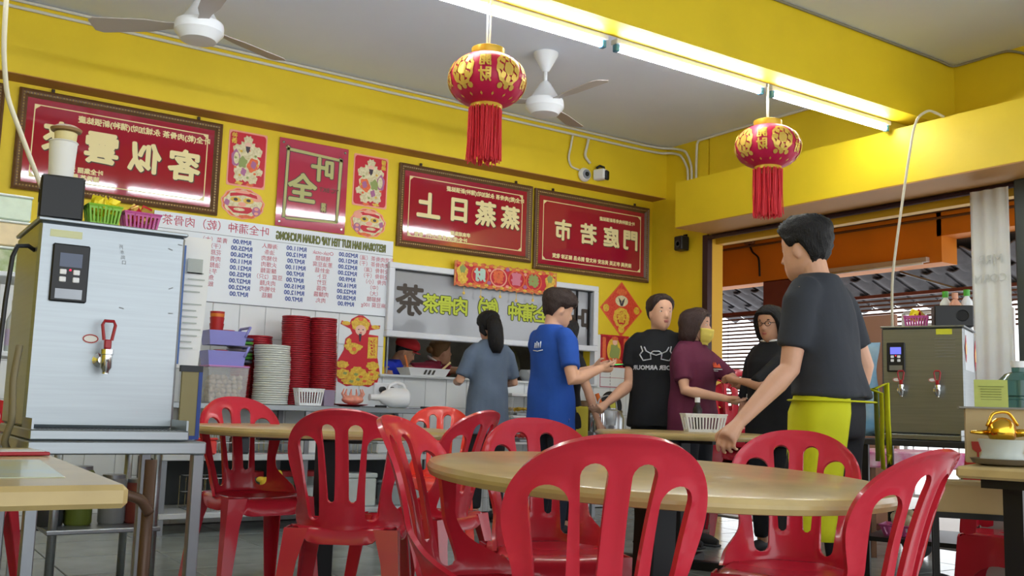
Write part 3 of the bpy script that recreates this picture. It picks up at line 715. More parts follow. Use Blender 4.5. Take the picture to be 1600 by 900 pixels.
for i in range(5):
    chair(['lowest red chair of the stack beside the masked woman', 'second lowest red chair of the stack beside the masked woman', 'third red chair up in the stack beside the masked woman', 'fourth red chair up in the stack beside the masked woman', 'topmost red chair of the stack beside the masked woman'][i], 5.60-.012*i, 5.21-.012*i, 140, .095*i, None, 'stacked chairs by the doorway')
chair('red plastic chair behind the left boiler stand', .36, 4.35, 150)
# sticker on the chair
o = bpy.data.objects['plastic_chair.005']; b = MB().box((0, -.182, .46), (.045, .003, .03)); b.build('sticker', PAPER, o)

def round_table(label, x, y, z, R, tilt=None):
    t = thing('round_table', label, 'table', (x, y, 0), 0, 'round laminate tables')
    MB().lathe([(0, z-.038), (R-.03, z-.038), (R-.006, z-.034), (R, z-.022), (R, z-.014), (R-.006, z-.003), (R-.016, z), (0, z)], n=72).build('tabletop', TABLE, t, math.radians(25))
    bx(-.04, .04, -.04, .04, .04, z-.06, b=.004).build('column', BLKMET, t)
    b = MB().box((0, 0, z-.05), (R*1.1, .05, .024)).box((0, 0, z-.05), (.05, R*1.1, .024)); b.build('top_brace', BLKMET, t)
    for k in range(2):
        MB().box((0, 0, .025), (.74, .07, .05), rz=.5+k*PI/2, b=.006).build('foot', BLKMET, t)
    if tilt: t.rotation_euler = tilt
    return t
# the near table stands a little crooked
round_table('large round table in the foreground with a pale laminate top', 1.775, 1.965, .730, .60).rotation_euler = (.032, .013, 0)
round_table('round table left of centre in front of the counter', 1.876, 4.268, .768, .60)
round_table('round table behind, carrying the white basket', 4.08, 4.24, .772, .50)
# rectangular tables
def rect_table(label, x0, x1, y0, y1, z, legs, th=.036, rz=0, m=TABLE):
    t = thing('rectangular_table', label, 'table', ((x0+x1)/2, (y0+y1)/2, 0), rz, None)
    w2, h2 = (x1-x0)/2, (y1-y0)/2
    MB().box((0, 0, z-th/2), (2*w2, 2*h2, th), b=.008).build('tabletop', m, t)
    for lx, ly in legs: bx(lx-.034, lx+.034, ly-.034, ly+.034, 0, z-th, b=.003).build('leg', BLKMET, t)
    MB().box((0, 0, z-th-.014), (2*w2-.34, 2*h2-.4, .028)).build('under_frame', BLKMET, t)
    return t
TAB4 = mat('printed_laminate', 'cfca84', .25, noise=.3, ns=5, col2='b4c6c4', coat=.3)
t = rect_table('rectangular pale table at the lower left corner', -.62, .40, 1.62, 2.77, .745, [(-.42, -.5), (.30, -.36), (-.42, .42), (.30, .42)], rz=-.03)
# printed picture strip on the table and red-edged tray
b = MB(); b.prism([(-.3, -.40), (.44, -.42), (.46, .05), (-.25, .08)], .0, .0012, lambda u, v, d: (u, v, .7452+d)); b.build('printed_strip', TAB4, t)
t = thing('coaster', 'thin red edged coaster lying on the lower left table', 'coaster', (.30, 2.42, .7462), .1)
bx(-.09, .09, -.05, .05, 0, .008, b=.002).build('rim', REDP, t); bx(-.08, .08, -.042, .042, .008, .010).build('face', mat('coaster_grey', 'c9c8c4', .4), t)
# stools
def stool(label, x, y, rz, z=0):
    t = thing('plastic_stool', label, 'stool', (x, y, z), rz, 'red plastic stools')
    h = .45; a, c = .14, .175
    b = MB(); sheet(b, lambda u, v: max(((abs(u)/a)**6+(abs(v)/a)**6)**(1/6)*a-a, .02-math.hypot(u, v)), -.145, .145, -.145, .145, 20, 20, lambda u, v: (u, v, h-.02*sstep(.9, 1, max(abs(u), abs(v))/a)), lambda u, v: .007); b.build('seat', RED, t, math.radians(60))
    for k in range(4):
        R = Matrix.Rotation(k*PI/2, 3, 'Z')
        def f(u, v):
            w_ = a+(c-a)*(h-v)/h; o = abs(u)-w_
            zt = .34; hw_ = .095*(1+.25*(zt-v)/zt)
            hole = (abs(u)-hw_) if v < zt-.08 else math.hypot(u*.08/hw_ if hw_ else 0, max(0, v-(zt-.08)))-.08
            return max(o, v-h+.004, -v-.0, -hole)
        b = MB(); sheet(b, f, -.18, .18, -.01, .455, 18, 24, lambda u, v: R @ Vector((u, -(a+(c-a)*(h-v)/h), v)), lambda u, v: .007)
        b.build('leg_panel', RED, t, math.radians(60))
    return t
stool('red plastic stool at the lower right corner', 3.82, 2.165, .35)
stool('red plastic stool standing on the lower stool', 3.845, 2.125, .35, .4525)
stool('red plastic stool against the right edge of the picture', 3.42, 1.70, .35)
# ================================================================== left boiler, its stand and what stands on it
def tray_holes(mb, x0, x1, y0, y1, z, nx, ny, r=.004):
    for i in range(nx):
        for j in range(ny): mb.lathe([(r, z), (r, z+.0006), (0, z+.0006)], (x0+(x1-x0)*(i+.5*(j % 2))/nx, y0+(y1-y0)*j/ny, 0), 6)
    return mb
def boiler(label, loc, rz, w_, h, dp, taps, screen, ctrl, extra=None, m=STEEL):
    t = thing('water_boiler', label, 'boiler', loc, rz)
    bx(0, w_, 0, dp, .031, h, b=.008).build('body', m, t)
    bx(-.006, w_+.006, -.006, dp+.004, h, h+.012, b=.003).build('top_lid', m, t)
    bx(-.004, w_+.004, -.17, dp, 0, .03, b=.004).build('drip_tray', m, t)
    for s in (0, 1): bx(s*(w_-.006), s*(w_-.006)+.006, -.17, 0, .03, .06).build('tray_side', m, t)
    tray_holes(MB(), .02, w_-.02, -.15, -.02, .0302, 34, 8).build('drain_hole', BLACK, t)['kind'] = 'stuff'
    cx, cz, cw, chh = ctrl
    p = bx(cx, cx+cw, -.012, 0, cz, cz+chh, b=.004).build('control_panel', BLACK, t)
    bx(cx+.2*cw, cx+.8*cw, -.0135, -.011, cz+.60*chh, cz+.84*chh).build('display', screen, p)
    for i in range(2):
        for j in range(2): bx(cx+(.22+.36*i)*cw, cx+(.40+.36*i)*cw, -.015, -.011, cz+(.34+.13*j)*chh, cz+(.43+.13*j)*chh, b=.002).build('button', WHITE, p)
    bx(cx+.14*cw, cx+.86*cw, -.0132, -.011, cz+.05*chh, cz+.22*chh).build('name_strip', STEELD, p)
    MB().ball((cx+.5*cw, -.013, cz+.55*chh), (.003, .002, .003), 8, 6).build('lamp', mat('red_led', 'ff3040', .3, emit='ff2040', es=2), p)
    for tx, tz, s in taps:
        q = MB().lathe([(.024*s, 0), (.024*s, .02*s), (.012*s, .026*s), (.012*s, .055*s)], (tx, 0, tz), 14, R=Matrix.Rotation(PI/2, 3, 'X')).build('tap', CHROME, t, SM)
        MB().lathe([(.011*s, -.05*s), (.011*s, -.04*s), (.018*s, -.03*s), (.018*s, .012*s), (.021*s, .014*s), (.021*s, .03*s), (.008*s, .034*s)], (tx+.012*s, -.062*s, tz+.005*s), 16).build('spout', CHROME, q, SM)
        b = MB(); c = Vector((tx+.012*s, -.062*s, tz+.04*s))
        b.box(c+Vector((0, 0, .012*s)), (.022*s, .02*s, .03*s), b=.003)
        b.tube([c+Vector(p) for p in ((-.012*s, 0, .025*s), (-.02*s, 0, .075*s), (-.014*s, 0, .088*s), (.014*s, 0, .088*s), (.02*s, 0, .075*s), (.012*s, 0, .025*s))], .0055*s, 8); b.build('lever', mat('red_tap', 'a5202a', .3), q, SM)
        b = MB(); b.prism(ell(tx-.03*s, tz+.07*s, .026*s, .016*s, 18), .0, .0016, lambda u, v, d: (u, -d, v)); b.build('hot_label', PAPER, t)
        b = MB(); ringpoly(b, ell(tx-.03*s, tz+.07*s, .025*s, .015*s, 18), ell(tx-.03*s, tz+.07*s, .021*s, .011*s, 18), .0016, .0022, lambda u, v, d: (u, -d, v)); b.build('label_ring', REDP, t)
    if extra: extra(t)
    return t
def ex1(t):
    bx(.03, .12, -.0012, 0, .60, .622).build('yellow_strip', mat('faded_yellow', 'd9dcae', .6), t)
    b = MB()
    for i, c in enumerate('开水出口'): write(b, c, .014, .235+.004*i, .59-.016*i, lambda u, v, d: (u, -d, v), .0012)
    b.build('lettering', mat('grey_ink', '8b8f92', .6), t, weld=False)['kind'] = 'stuff'
    for x, z, r in ((.385, .60, .3), (.395, .475, -.4), (.40, .395, 0), (.25, .40, .2), (.415, .618, .1)): MB().box((x, -.0008, z), (.014, .0012, .003), R=Matrix.Rotation(r, 3, 'Y')).build('scuff_mark', mat('grey_ink', '8b8f92', .6), t)
    b = MB(); b.tube([(.0, .06, .56), (-.02, .05, .57), (-.05, .04, .565), (-.062, .03, .53), (-.07, .03, .4), (-.075, .03, .2), (-.085, .03, -.1)], .007, 8); b.build('power_cord', BLACK, t, True)
SCR1 = mat('dark_display', '55607a', .2); SCR2 = mat('blue_display', '5a62d8', .2, emit='6a70f0', es=.6)
boiler('steel water boiler with one red tap on a stand at left', (.448, 3.2, .752), 0, .432, .645, .45, [(.195, .235, .92)], SCR1, (.04, .405, .105, .175), ex1)
# stand
t = thing('steel_stand', 'low steel stand under the left water boiler', 'stand', (.69, 3.33, 0))
for sx in (-1, 1):
    for y in (-.29, .32): bx(sx*.225-.017, sx*.225+.017, y-.017, y+.017, 0, .712, b=.003).build('leg', STEELD, t)
bx(-.25, .245, -.31, .345, .712, .75, b=.004).build('top_frame', STEEL, t)
BRN = mat('brown_painted_pipe', '5d4535', .4, metal=.2)
t = thing('bent_pipe_frame', 'brown bent pipe leg frame beside the lower left table', 'frame', (.765, 2.98, 0))
MB().tube([(.0, 0, 0), (.0, 0, .70)], .017, 10).build('post', BRN, t, True)
MB().tube(smooth_path([(0, -.02, .55), (-.03, -.03, .59), (-.10, -.03, .61), (-.25, -.03, .62)]), .015, 10).build('arm', BRN, t, True)
# speaker, cup, baskets on the boiler
t = thing('speaker', 'black box speaker standing on the left water boiler', 'speaker', (.515, 3.30, 1.4095), -.12)
bx(-.062, .062, -.085, .085, 0, .135, b=.006).build('cabinet', BLACK, t)
MB().lathe([(.022, 0), (.022, .003), (.014, -.01)], (-.0615, -.035, .075), 16, R=Matrix.Rotation(-PI/2, 3, 'Y')).build('port', mat('deep_black', '060607', .6), t)
t = thing('paper_cup', 'tall white paper cup standing on the left speaker', 'cup', (.507, 3.29, 1.5455))
MB().lathe([(.036, 0), (.036, .012), (.041, .115), (.044, .118), (.041, .121), (.038, .10), (.033, .004), (0, .004)], n=28).build('cup_body', PAPER, t, SM)
t = thing('wooden_figurine', 'small brown wooden ornament set in the white cup', 'ornament', (.512, 3.292, 1.550))
MB().lathe([(.018, 0), (.02, .1), (.032, .118), (.034, .145), (.026, .15), (0, .15)], n=16).build('carved_body', CREAM, t, SM)
MB().lathe([(.0, .15), (.044, .150), (.047, .158), (.03, .168), (.012, .17), (.0, .176)], n=20).build('brim', mat('tan_wood', '9a7a52', .5), t, SM)
def basket(label, loc, rz, w_, d_, h, m, group=None, slots=8, name='plastic_basket'):
    t = thing(name, label, 'basket', loc, rz, group)
    b = MB(); a, c = w_/2, d_/2; k = .82
    def face(p0, p1, q0, q1, n):
        P0, P1, Q0, Q1 = map(Vector, (p0, p1, q0, q1))   # bottom p0-p1, top q0-q1
        for i in range(n*2+1):
            s0, s1 = i/(n*2+1), (i+1)/(n*2+1)
            A, B, D_, E_ = P0.lerp(P1, s0), P0.lerp(P1, s1), Q0.lerp(Q1, s0), Q0.lerp(Q1, s1)
            if i % 2 == 0: b.add([A, B, E_, D_], [(0, 1, 2, 3)])
            else:
                b.add([A, B, A.lerp(D_, .15).lerp(B.lerp(E_, .15), 1), A.lerp(D_, .15)], [(0, 1, 2, 3)])
                b.add([A.lerp(D_, .82), B.lerp(E_, .82), E_, D_], [(0, 1, 2, 3)])
    B = [(-a*k, -c*k, 0), (a*k, -c*k, 0), (a*k, c*k, 0), (-a*k, c*k, 0)]; T = [(-a, -c, h), (a, -c, h), (a, c, h), (-a, c, h)]
    for i in range(4): face(B[i], B[(i+1) % 4], T[i], T[(i+1) % 4], slots if i % 2 == 0 else max(3, int(slots*d_/w_)))
    b.add(B, [(0, 1, 2, 3)]); o = b.build('shell', m, t)
    md = o.modifiers.new('thickness', 'SOLIDIFY'); md.thickness = .0025
    MB().tube([(-a, -c, h), (a, -c, h), (a, c, h), (-a, c, h)], .004, 6, closed=True).build('rim', m, t)
    return t
GRB = mat('lime_plastic', '86c23a', .35); PKB = mat('pink_plastic', 'c85a9c', .35); LAV = mat('lavender_plastic', '8f8fd6', .35)
basket('small lime green basket of yellow sachets on the left boiler', (.634, 3.27, 1.4095), .05, .10, .075, .062, GRB)
basket('small pink basket of red sachets on the left boiler', (.75, 3.28, 1.4095), .05, .115, .075, .055, PKB)
def sachet(label, loc, cols, n, group, s=1.0, seed=1):
    rnd = random.Random(seed)
    for i in range(n):
        m, cn = cols[i % len(cols)]; x = loc[0]+rnd.uniform(-.03, .03)*s; y = loc[1]+rnd.uniform(-.018, .018)*s; z = loc[2]+rnd.uniform(0, .012)
        R = Euler((rnd.uniform(-.5, .5), rnd.uniform(-.7, .7), rnd.uniform(-1, 1))).to_matrix(); vs = []
        for u in range(4):
            for v in range(4):
                q = math.sin(PI*u/3)*math.sin(PI*v/3)
                for sg in (-1, 1): vs.append(R @ Vector(((u/3-.5)*.036*s, sg*(.001+.006*q+rnd.uniform(0, .0015)), (v/3-.5)*.05*s))+Vector((x, y, z)))
        fs = []; I = lambda u, v, k: (u*4+v)*2+k
        for u in range(3):
            for v in range(3): fs += [(I(u, v, 0), I(u+1, v, 0), I(u+1, v+1, 0), I(u, v+1, 0)), (I(u, v, 1), I(u, v+1, 1), I(u+1, v+1, 1), I(u+1, v, 1))]
        for u in range(3): fs += [(I(u, 0, 0), I(u, 0, 1), I(u+1, 0, 1), I(u+1, 0, 0)), (I(u, 3, 0), I(u+1, 3, 0), I(u+1, 3, 1), I(u, 3, 1)), (I(0, u, 0), I(0, u+1, 0), I(0, u+1, 1), I(0, u, 1)), (I(3, u, 0), I(3, u, 1), I(3, u+1, 1), I(3, u+1, 0))]
        tag(MB().add(vs, fs).build('sachet', m), cn+' '+label, 'sachet', group+', '+cn)
SY = mat('yellow_foil', 'f0d820', .3, metal=.2); SR = mat('red_foil', 'c8202c', .3, metal=.2); SG = mat('gold_foil', 'c9a64a', .3, metal=.4)
sachet('foil sachet sticking out of the lime green basket', (.634, 3.27, 1.468), [(SY, 'yellow')], 8, 'yellow sachets in the green basket', 1.0, 3)
sachet('foil sachet sticking out of the left pink basket', (.75, 3.28, 1.460), [(SR, 'red'), (SG, 'gold')], 10, 'sachets in the left pink basket', 1.0, 4)
# papers, board and cloth at the boiler sides
b = MB(); n = 8
for i in range(n+1):
    for j in range(2): b.v.append((.0+.095*j-.02*(i/n), -.012*math.sin(i/n*PI)*(j+.3), -.44*i/n))
b.f = [(2*i, 2*i+1, 2*i+3, 2*i+2) for i in range(n)]; b.m = [0]*n
t = thing('hanging_notice', 'white printed notice hanging at the right of the left boiler', 'paper', (.905, 3.32, 1.42))
o = b.build('sheet', PAPER, t); o.modifiers.new('thickness', 'SOLIDIFY').thickness = .001
b = MB()
for i in range(16):
    if i not in (0, 1, 2, 7): b.box((.045-.02*(i/16)+random.uniform(-.008, .008), -.016, -.06-.021*i), (.06+random.uniform(-.015, .01), .001, .004))
b.box((.04, -.016, -.10), (.05, .001, .05)); b.build('print_line', mat('pale_grey_print', 'b7bcb4', .7), t)['kind'] = 'stuff'
tag(bx(.888, .90, 3.26, 3.31, .99, 1.38).build('blue_sleeve', mat('blue_plastic', '2f62a8', .3)), 'narrow blue plastic sleeve behind the white notice', 'sleeve')
t = thing('bound_board', 'tan board with dark blue binding leaning on the left boiler', 'board', (.918, 3.17, .751), .0)
bx(-.028, .026, 0, .012, .012, .215).build('board', mat('khaki_card', '8f8662', .8), t)
BLB = mat('navy_tape', '23408a', .5)
bx(-.03, .036, -.002, .014, 0, .012).build('binding', BLB, t); bx(.024, .036, -.002, .014, .012, .215).build('binding', BLB, t); bx(-.034, .036, -.003, .015, .213, .233).build('binding', mat('dark_tape', '23262e', .5), t)
b = MB(); b.tube(smooth_path([(.428, 3.24, 1.02), (.418, 3.23, .92), (.422, 3.22, .80), (.41, 3.23, .74), (.43, 3.25, .70)]), [(.022, .01)]*21, 8)
tag(b.build('hanging_cloth', mat('khaki_cloth', '8e8468', .9), None, True), 'tan and purple rag hanging at the left of the boiler', 'cloth')
# shelf rack behind at far left
t = thing('shelf_rack', 'white shelf rack with glass boxes at the far left', 'shelf', (.2, 5.4, 0))
for z in (.45, 1.075, 1.455): bx(-.55, .545, -.2, .2, z-.025, z, b=.004).build('shelf_board', mat('shelf_white', 'd9e0e6', .4), t)
for sx in (-.535, .53):
    for y in (-.19, .19): bx(sx-.012, sx+.012, y-.012, y+.012, 0, 1.46).build('post', STEELD, t)
GL = mat('green_print_glass', 'd5e0d2', .25); 
for i, (c, lb) in enumerate((('6f8a3c', 'glass box of green leaves, lowest on the left rack'), ('dcc9a0', 'beige glass box in the middle of the left rack stack'), ('ccdcc8', 'pale green glass box topmost on the left rack'))):
    q = thing('storage_box', lb, 'box', (.49, 5.40, 1.4565+i*.128), .02, 'boxes stacked on the left rack')
    bx(-.2, .2, -.15, .15, 0, .112, b=.006).build('box_body', mat('boxc%d' % i, c, .3, noise=.1 if i else .8, ns=14, col2=None if i else 'c9cfb4'), q)
    bx(-.205, .205, -.155, .155, .112, .124, b=.004).build('lid', mat('box_lid', 'dfe6e0', .3), q)
for i, (x, lb, c) in enumerate(((.665, 'clear bottle with lilac label on the left rack', 'b9a9c4'), (.575, 'blue and white bottle on the left rack', '6f9ac4'))):
    q = thing('bottle', lb, 'bottle', (x, 5.30, 1.0765))
    MB().lathe([(.03, 0), (.034, .01), (.034, .15), (.014, .20), (.014, .225), (0, .225)], n=18).build('bottle_body', mat('bottle_clear', 'b9c0c2', .15), q, SM)
    MB().lathe([(.0348, .03), (.0348, .11)], n=18).build('label_band', mat('lab%d' % i, c, .5), q, SM); MB().lathe([(.016, .22), (.016, .25), (0, .25)], n=12).build('cap', WHITE, q, SM)
# steel rack behind the left stand
t = thing('steel_table', 'steel work table behind the left stand', 'table', (1.02, 4.95, 0))
bx(-.24, .24, -.3, .3, .80, .84, b=.004).build('worktop', STEELD, t)
bx(-.24, .24, -.3, .3, .28, .30, b=.004).build('lower_shelf', STEELD, t)
for x in (-.21, .21):
    for y in (-.27, .27): MB().tube([(x, y, 0), (x, y, .8)], .019, 10).build('leg', STEEL, t, True)
for i, (x, h, c) in enumerate(((-.25, .2, '3b3f44'), (-.1, .26, '6b7a30'), (.08, .22, '8a8f92'), (.22, .2, '7d3a34'))):
    q = thing('canister', ['dark', 'olive', 'grey', 'brown'][i]+' canister on the steel work table shelf', 'canister', (1.02+x*.8, 4.85, .3005))
    MB().lathe([(.055, 0), (.06, .01), (.06, h-.03), (.045, h-.01)], n=18).build('canister_body', mat('can%d' % i, c, .3), q, SM); MB().lathe([(.05, h-.02), (.05, h), (0, h)], n=18).build('lid', STEELD, q, SM)
# ================================================================== lanterns
LANR = mat('lantern_red', 'c4184a', .45, noise=.06, ns=20); TAS = mat('tassel_red', 'dc3440', .6)
def lantern(label, x, y, z, R, str_top, h, tl, rot):
    t = thing('paper_lantern', label, 'lantern', (x, y, z), rot, 'red lanterns under the beam')
    n = 32; prof = []
    for i in range(17):
        a = -PI/2*.77+PI*.77*i/16; prof.append((R*math.cos(a)**.85, h*math.sin(a)))
    b = MB(); vs = []; fs = []; N = 64
    for r, zz in prof:
        for j in range(N): vs.append(((r*(1-.018*(j % 4 == 0)))*math.cos(2*PI*j/N), (r*(1-.018*(j % 4 == 0)))*math.sin(2*PI*j/N), zz))
    for i in range(16):
        for j in range(N): fs.append((i*N+j, i*N+(j+1) % N, (i+1)*N+(j+1) % N, (i+1)*N+j))
    b.add(vs, fs); b.build('globe', LANR, t, SM)
    rt_ = prof[-1][0]; zt = prof[-1][1]
    MB().lathe([(rt_*.98, zt-.008), (rt_*1.04, zt), (rt_*1.04, zt+.035), (rt_*.9, zt+.04), (rt_*.85, zt)], n=32).build('top_collar', mat('lantern_gold', 'dcb83c', .35, metal=.3), t, SM)
    MB().lathe([(rt_*.98, -zt+.008), (rt_*1.0, -zt), (rt_*1.0, -zt-.02), (rt_*.9, -zt-.024)], n=32).build('bottom_collar', mat('lantern_gold', 'dcb83c', .35, metal=.3), t, SM)
    for s in (-1, 1): MB().tube([(s*rt_*.35, s*rt_*.1, zt+.03), (s*rt_*.28, s*.01, str_top)], .0045, 6).build('hanging_string', WHITE, t, True)
    # tassel: two hundred threads, too fine to pick apart
    b = MB(); rnd = random.Random(int(x*10))
    for i in range(190):
        a = rnd.uniform(0, 2*PI); rr = rt_*1.08*math.sqrt(rnd.uniform(.45, 1)); L_ = tl*rnd.uniform(.9, 1.0)
        sp = rnd.uniform(.86, 1.06); w_ = rnd.uniform(-.01, .01)
        b.tube([(rr*math.cos(a), rr*math.sin(a), -zt-.015), (rr*math.cos(a)*sp+w_, rr*math.sin(a)*sp, -zt-.015-L_*.5), (rr*math.cos(a)*sp+w_*.5, rr*math.sin(a)*sp-w_, -zt-.015-L_)], .0026, 4)
    b.build('tassel', TAS, t)['kind'] = 'stuff'
    # gold prints that follow the globe
    def on(u, v, d):     # u angle, v latitude
        a = v*PI*.5; r = (R*max(.05, math.cos(a))**.85)+d; return (r*math.cos(u), r*math.sin(u), h*math.sin(a))
    for k in range(5):
        u0 = 2*PI*k/5
        b = MB()
        ringpoly(b, ell(u0, .06, .34, .40, 30, .05, 10), ell(u0, .06, .27, .32, 30, .05, 10), .002, .004, on)
        for q in range(8): b.prism(ell(u0+.22*math.cos(q*PI/4), .06+.26*math.sin(q*PI/4), .07, .09, 10, .2, 4), .002, .0042, on)
        b.prism(ell(u0, .05, .13, .17, 14, .12, 6), .002, .0044, on)
        for q in (-1, 0, 1): b.prism(ell(u0+q*.2, -.36, .08, .07, 8, .2, 4), .002, .004, on)
        b.build('gold_medallion', GOLD, t)
        for i, c in enumerate('開財'):
            b = MB(); write(b, c, .34, u0+.63, .20-.36*i, on, .004, .012); b.build('gold_lettering', GOLD, t, weld=False)
        for q in range(3): MB().prism(ell(u0+.1+q*.4, -.56, .045, .05, 4), .002, .004, on).build('gold_diamond', GOLD, t)
lantern('large red lantern with gold prints under the tube lamps', 2.58, 4.11, 2.532, .198, .43, .140, .285, .95)
lantern('smaller looking red lantern near the right end of the beam', 4.70, 4.13, 2.565, .205, .40, .140, .31, .55)

# ================================================================== counter at the back wall and what stands on it
t = thing('steel_counter', 'long steel counter under the menu board with two shelves below', 'counter', (2.75, 6.88, 0))
bx(-1.0, 1.0, -.28, .285, .815, .855, b=.004).build('worktop', STEEL, t)
SHW = mat('shelf_pale', 'c9ced2', .4)
bx(-.99, .99, -.30, .28, .475, .515, b=.004).build('shelf_board', SHW, t)
bx(-.99, .99, -.30, .28, .10, .135, b=.004).build('shelf_board', SHW, t)
for x in (-.97, 0, .97):
    for y in (-.26, .26): bx(x-.017, x+.017, y-.017, y+.017, 0, .815).build('leg', STEELD, t)
bx(-1.0, 1.0, .27, .285, .135, .475).build('back_panel', mat('dark_back', '3c4246', .6), t)
def plates(label, grp, x, y, z, r, n, pitch, m, jit=.002, cap=None):
    prof = [(r*.62, 0), (r*.9, .001), (r*.985, .0025), (r, .005), (r, .0145), (r*.985, .0153), (r*.96, .0145), (r*.86, .007), (r*.6, .004), (0, .004)]
    me = MB().lathe(prof, n=28).mesh('plate', m, SM); rnd = random.Random(int(x*100))
    for i in range(n):
        o = link('plate', me); o.location = (x+rnd.uniform(-jit, jit)+.01*math.sin(i*.12), y+rnd.uniform(-jit, jit), z+i*pitch); tag(o, label, 'plate', grp)
W855 = .8555
plates('red plate in the left one of the two tall red stacks', 'left tall stack of red plates', 2.74, 6.88, W855, .103, 41, .0158, REDP)
plates('red plate in the right one of the two tall red stacks', 'right tall stack of red plates', 2.953, 6.88, W855, .103, 41, .0158, REDP)
WPL = mat('white_melamine', 'dfe3dc', .3)
plates('white plate in the white stack left of the tall red stacks', 'stack of white plates', 2.53, 6.80, W855, .128, 27, .0155, WPL, .003)
plates('red plate in the short red stack behind the white plates', 'short red stack behind the white plates', 2.52, 7.05, W855, .10, 32, .0155, REDP)
BOWLR = mat('red_bowl', 'b5242c', .35)
plates('red bowl in the narrow red stack under the coloured plates', 'narrow red stack', 2.345, 6.95, W855, .082, 17, .0158, BOWLR)
for i, (c, nm) in enumerate((('5a5f6e', 'grey plate at the bottom of the coloured stack'), ('4f9a3c', 'lower green plate of the coloured stack'), ('6aa84f', 'second green plate of the coloured stack'), ('8d8590', 'mauve grey plate in the coloured stack'), ('9a9098', 'pale mauve plate in the coloured stack'), ('56a03e', 'upper green plate of the coloured stack'), ('5c5f86', 'slate blue plate on top of the coloured stack'))):
    o = MB().lathe([(.06, 0), (.092, .014), (.094, .03), (.090, .03), (.056, .006), (0, .006)], n=28).build('plate', mat('plc%d' % i, c, .35), None, SM); o.location = (2.345, 6.95, 1.131+i*.0265); tag(o, nm, 'plate', 'coloured plates')
# lavender baskets with red cups
def tub(label, loc, w_, d_, h, m, cat='tub', lid=None, name='storage_tub', fill=None):
    t = thing(name, label, cat, loc, 0)
    a, c = w_/2, d_/2; k = .9; b = MB(); P = []
    for s, z in ((k, 0), (1, h), (.96, h), (k-.05, .006)): P.append([(-a*s, -c*s, z), (a*s, -c*s, z), (a*s, c*s, z), (-a*s, c*s, z)])
    vs = [p for r in P for p in r]; fs = [(3, 2, 1, 0), (12, 13, 14, 15)]
    for i in range(3):
        for j in range(4): fs.append((i*4+j, i*4+(j+1) % 4, (i+1)*4+(j+1) % 4, (i+1)*4+j))
    b.add(vs, fs); b.build('tub_body', m, t)
    if lid: bx(-a*1.03, a*1.03, -c*1.03, c*1.03, h, h+.012, b=.004).build('lid', lid, t)
    return t
CLR = mat('clear_plastic', 'e2e6ea', .12, alpha=.28)
tub('clear tub of garlic bulbs on the counter, with a pink lid', (2.2, 6.82, W855), .28, .22, .245, CLR, lid=mat('pink_lid', 'c98ac9', .4))
GAR = mat('garlic', 'cdb596', .6, noise=.2, ns=30); rnd = random.Random(5)
gm = MB().lathe([(.004, -.004), (.016, 0), (.022, .010), (.018, .022), (.006, .030), (.003, .038), (0, .038)], n=10, sx=1, sy=.95).mesh('garlic_bulb', GAR, True)
k = 0
for lay in range(6):
    for ix in range(6):
        for iy in range(4):
            if iy in (1, 2) and 0 < ix < 5 and lay < 5: continue      # only the bulbs along the walls show
            if lay == 5 and rnd.random() < .4: continue
            o = link('garlic_bulb', gm); o.location = (2.2+(ix-2.5)*.037+rnd.uniform(-.004, .004), 6.82+(iy-1.5)*.040+rnd.uniform(-.004, .004), W855+.012+lay*.030); o.rotation_euler = (rnd.uniform(-.6, .6), rnd.uniform(-.6, .6), rnd.uniform(0, 6)); tag(o, 'garlic bulb in the clear tub on the counter', 'garlic', 'garlic bulbs in the tub')
for i, z in enumerate((1.114, 1.254)):
    q = tub(('lower', 'upper')[i]+' lavender plastic tray above the garlic tub', (2.19, 6.84, z), .27, .2, .10, LAV, 'tray', name='plastic_tray')
    MB().tube([(.12, -.095, .06), (.15, -.1, .13), (.15, .1, .13), (.12, .095, .06)], .010, 8).build('rim_handle', LAV, q, True)
CUPR = mat('red_cup', 'b3262a', .35); CUPO = mat('orange_band', 'e08030', .4)
for i, (x, z, n_) in enumerate(((2.13, 1.262, 4), (2.21, 1.262, 1), (2.17, 1.122, 1))):
    for j in range(n_):
        q = thing('cup', ['red cup in the pile on the upper lavender tray', 'single red cup on the upper lavender tray', 'red cup lying in the lower lavender tray'][i] if n_ == 1 else ['lowest red cup of the pile on the upper tray', 'second red cup of the pile on the upper tray', 'third red cup of the pile on the upper tray', 'top red cup with orange band on the upper tray'][j], 'cup', (x, 6.83, z+j*.042), 0, 'red cups on the lavender trays')
        MB().lathe([(.038, 0), (.05, .10), (.047, .10), (.035, .006), (0, .006)], n=22).build('cup_body', CUPR, q, SM)
        if j == 3: MB().lathe([(.0475, .062), (.0495, .085)], n=22).build('orange_band', CUPO, q, SM)
basket('small white basket in front of the tall red stacks', (2.78, 6.69, W855), 0, .20, .10, .118, WHITE, None, 9)
tub('clear tub beside the small white basket', (2.925, 6.70, W855), .085, .1, .115, mat('lilac_clear', 'b6a6c0', .2, trans=.4))
q = thing('red_dish', 'flat red dish with food on the counter', 'dish', (3.12, 6.72, W855)); MB().lathe([(.07, 0), (.13, .014), (.132, .018), (.07, .006), (0, .006)], n=28).build('dish_body', REDP, q, SM)
PINKB = mat('pink_wrap', 'e39a86', .4, noise=.2, ns=25); b = MB()
b.ball((0, 0, .03), (.085, .06, .035), 16, 8)
for i in range(7): a = -.2+i*.55; b.tube([(.06*math.cos(a), .045*math.sin(a), .04), (.085*math.cos(a), .06*math.sin(a), .075), (.07*math.cos(a), .05*math.sin(a), .11)], [.012, .009, .004], 6)
o = b.build('food_parcel', PINKB, None, SM); o.location = (3.14, 6.72, W855+.02); tag(o, 'knotted pink food parcel lying on the red dish', 'parcel')
t = thing('white_jug', 'white plastic jug lying on its side by the sockets', 'jug', (3.52, 6.80, W855+.075))
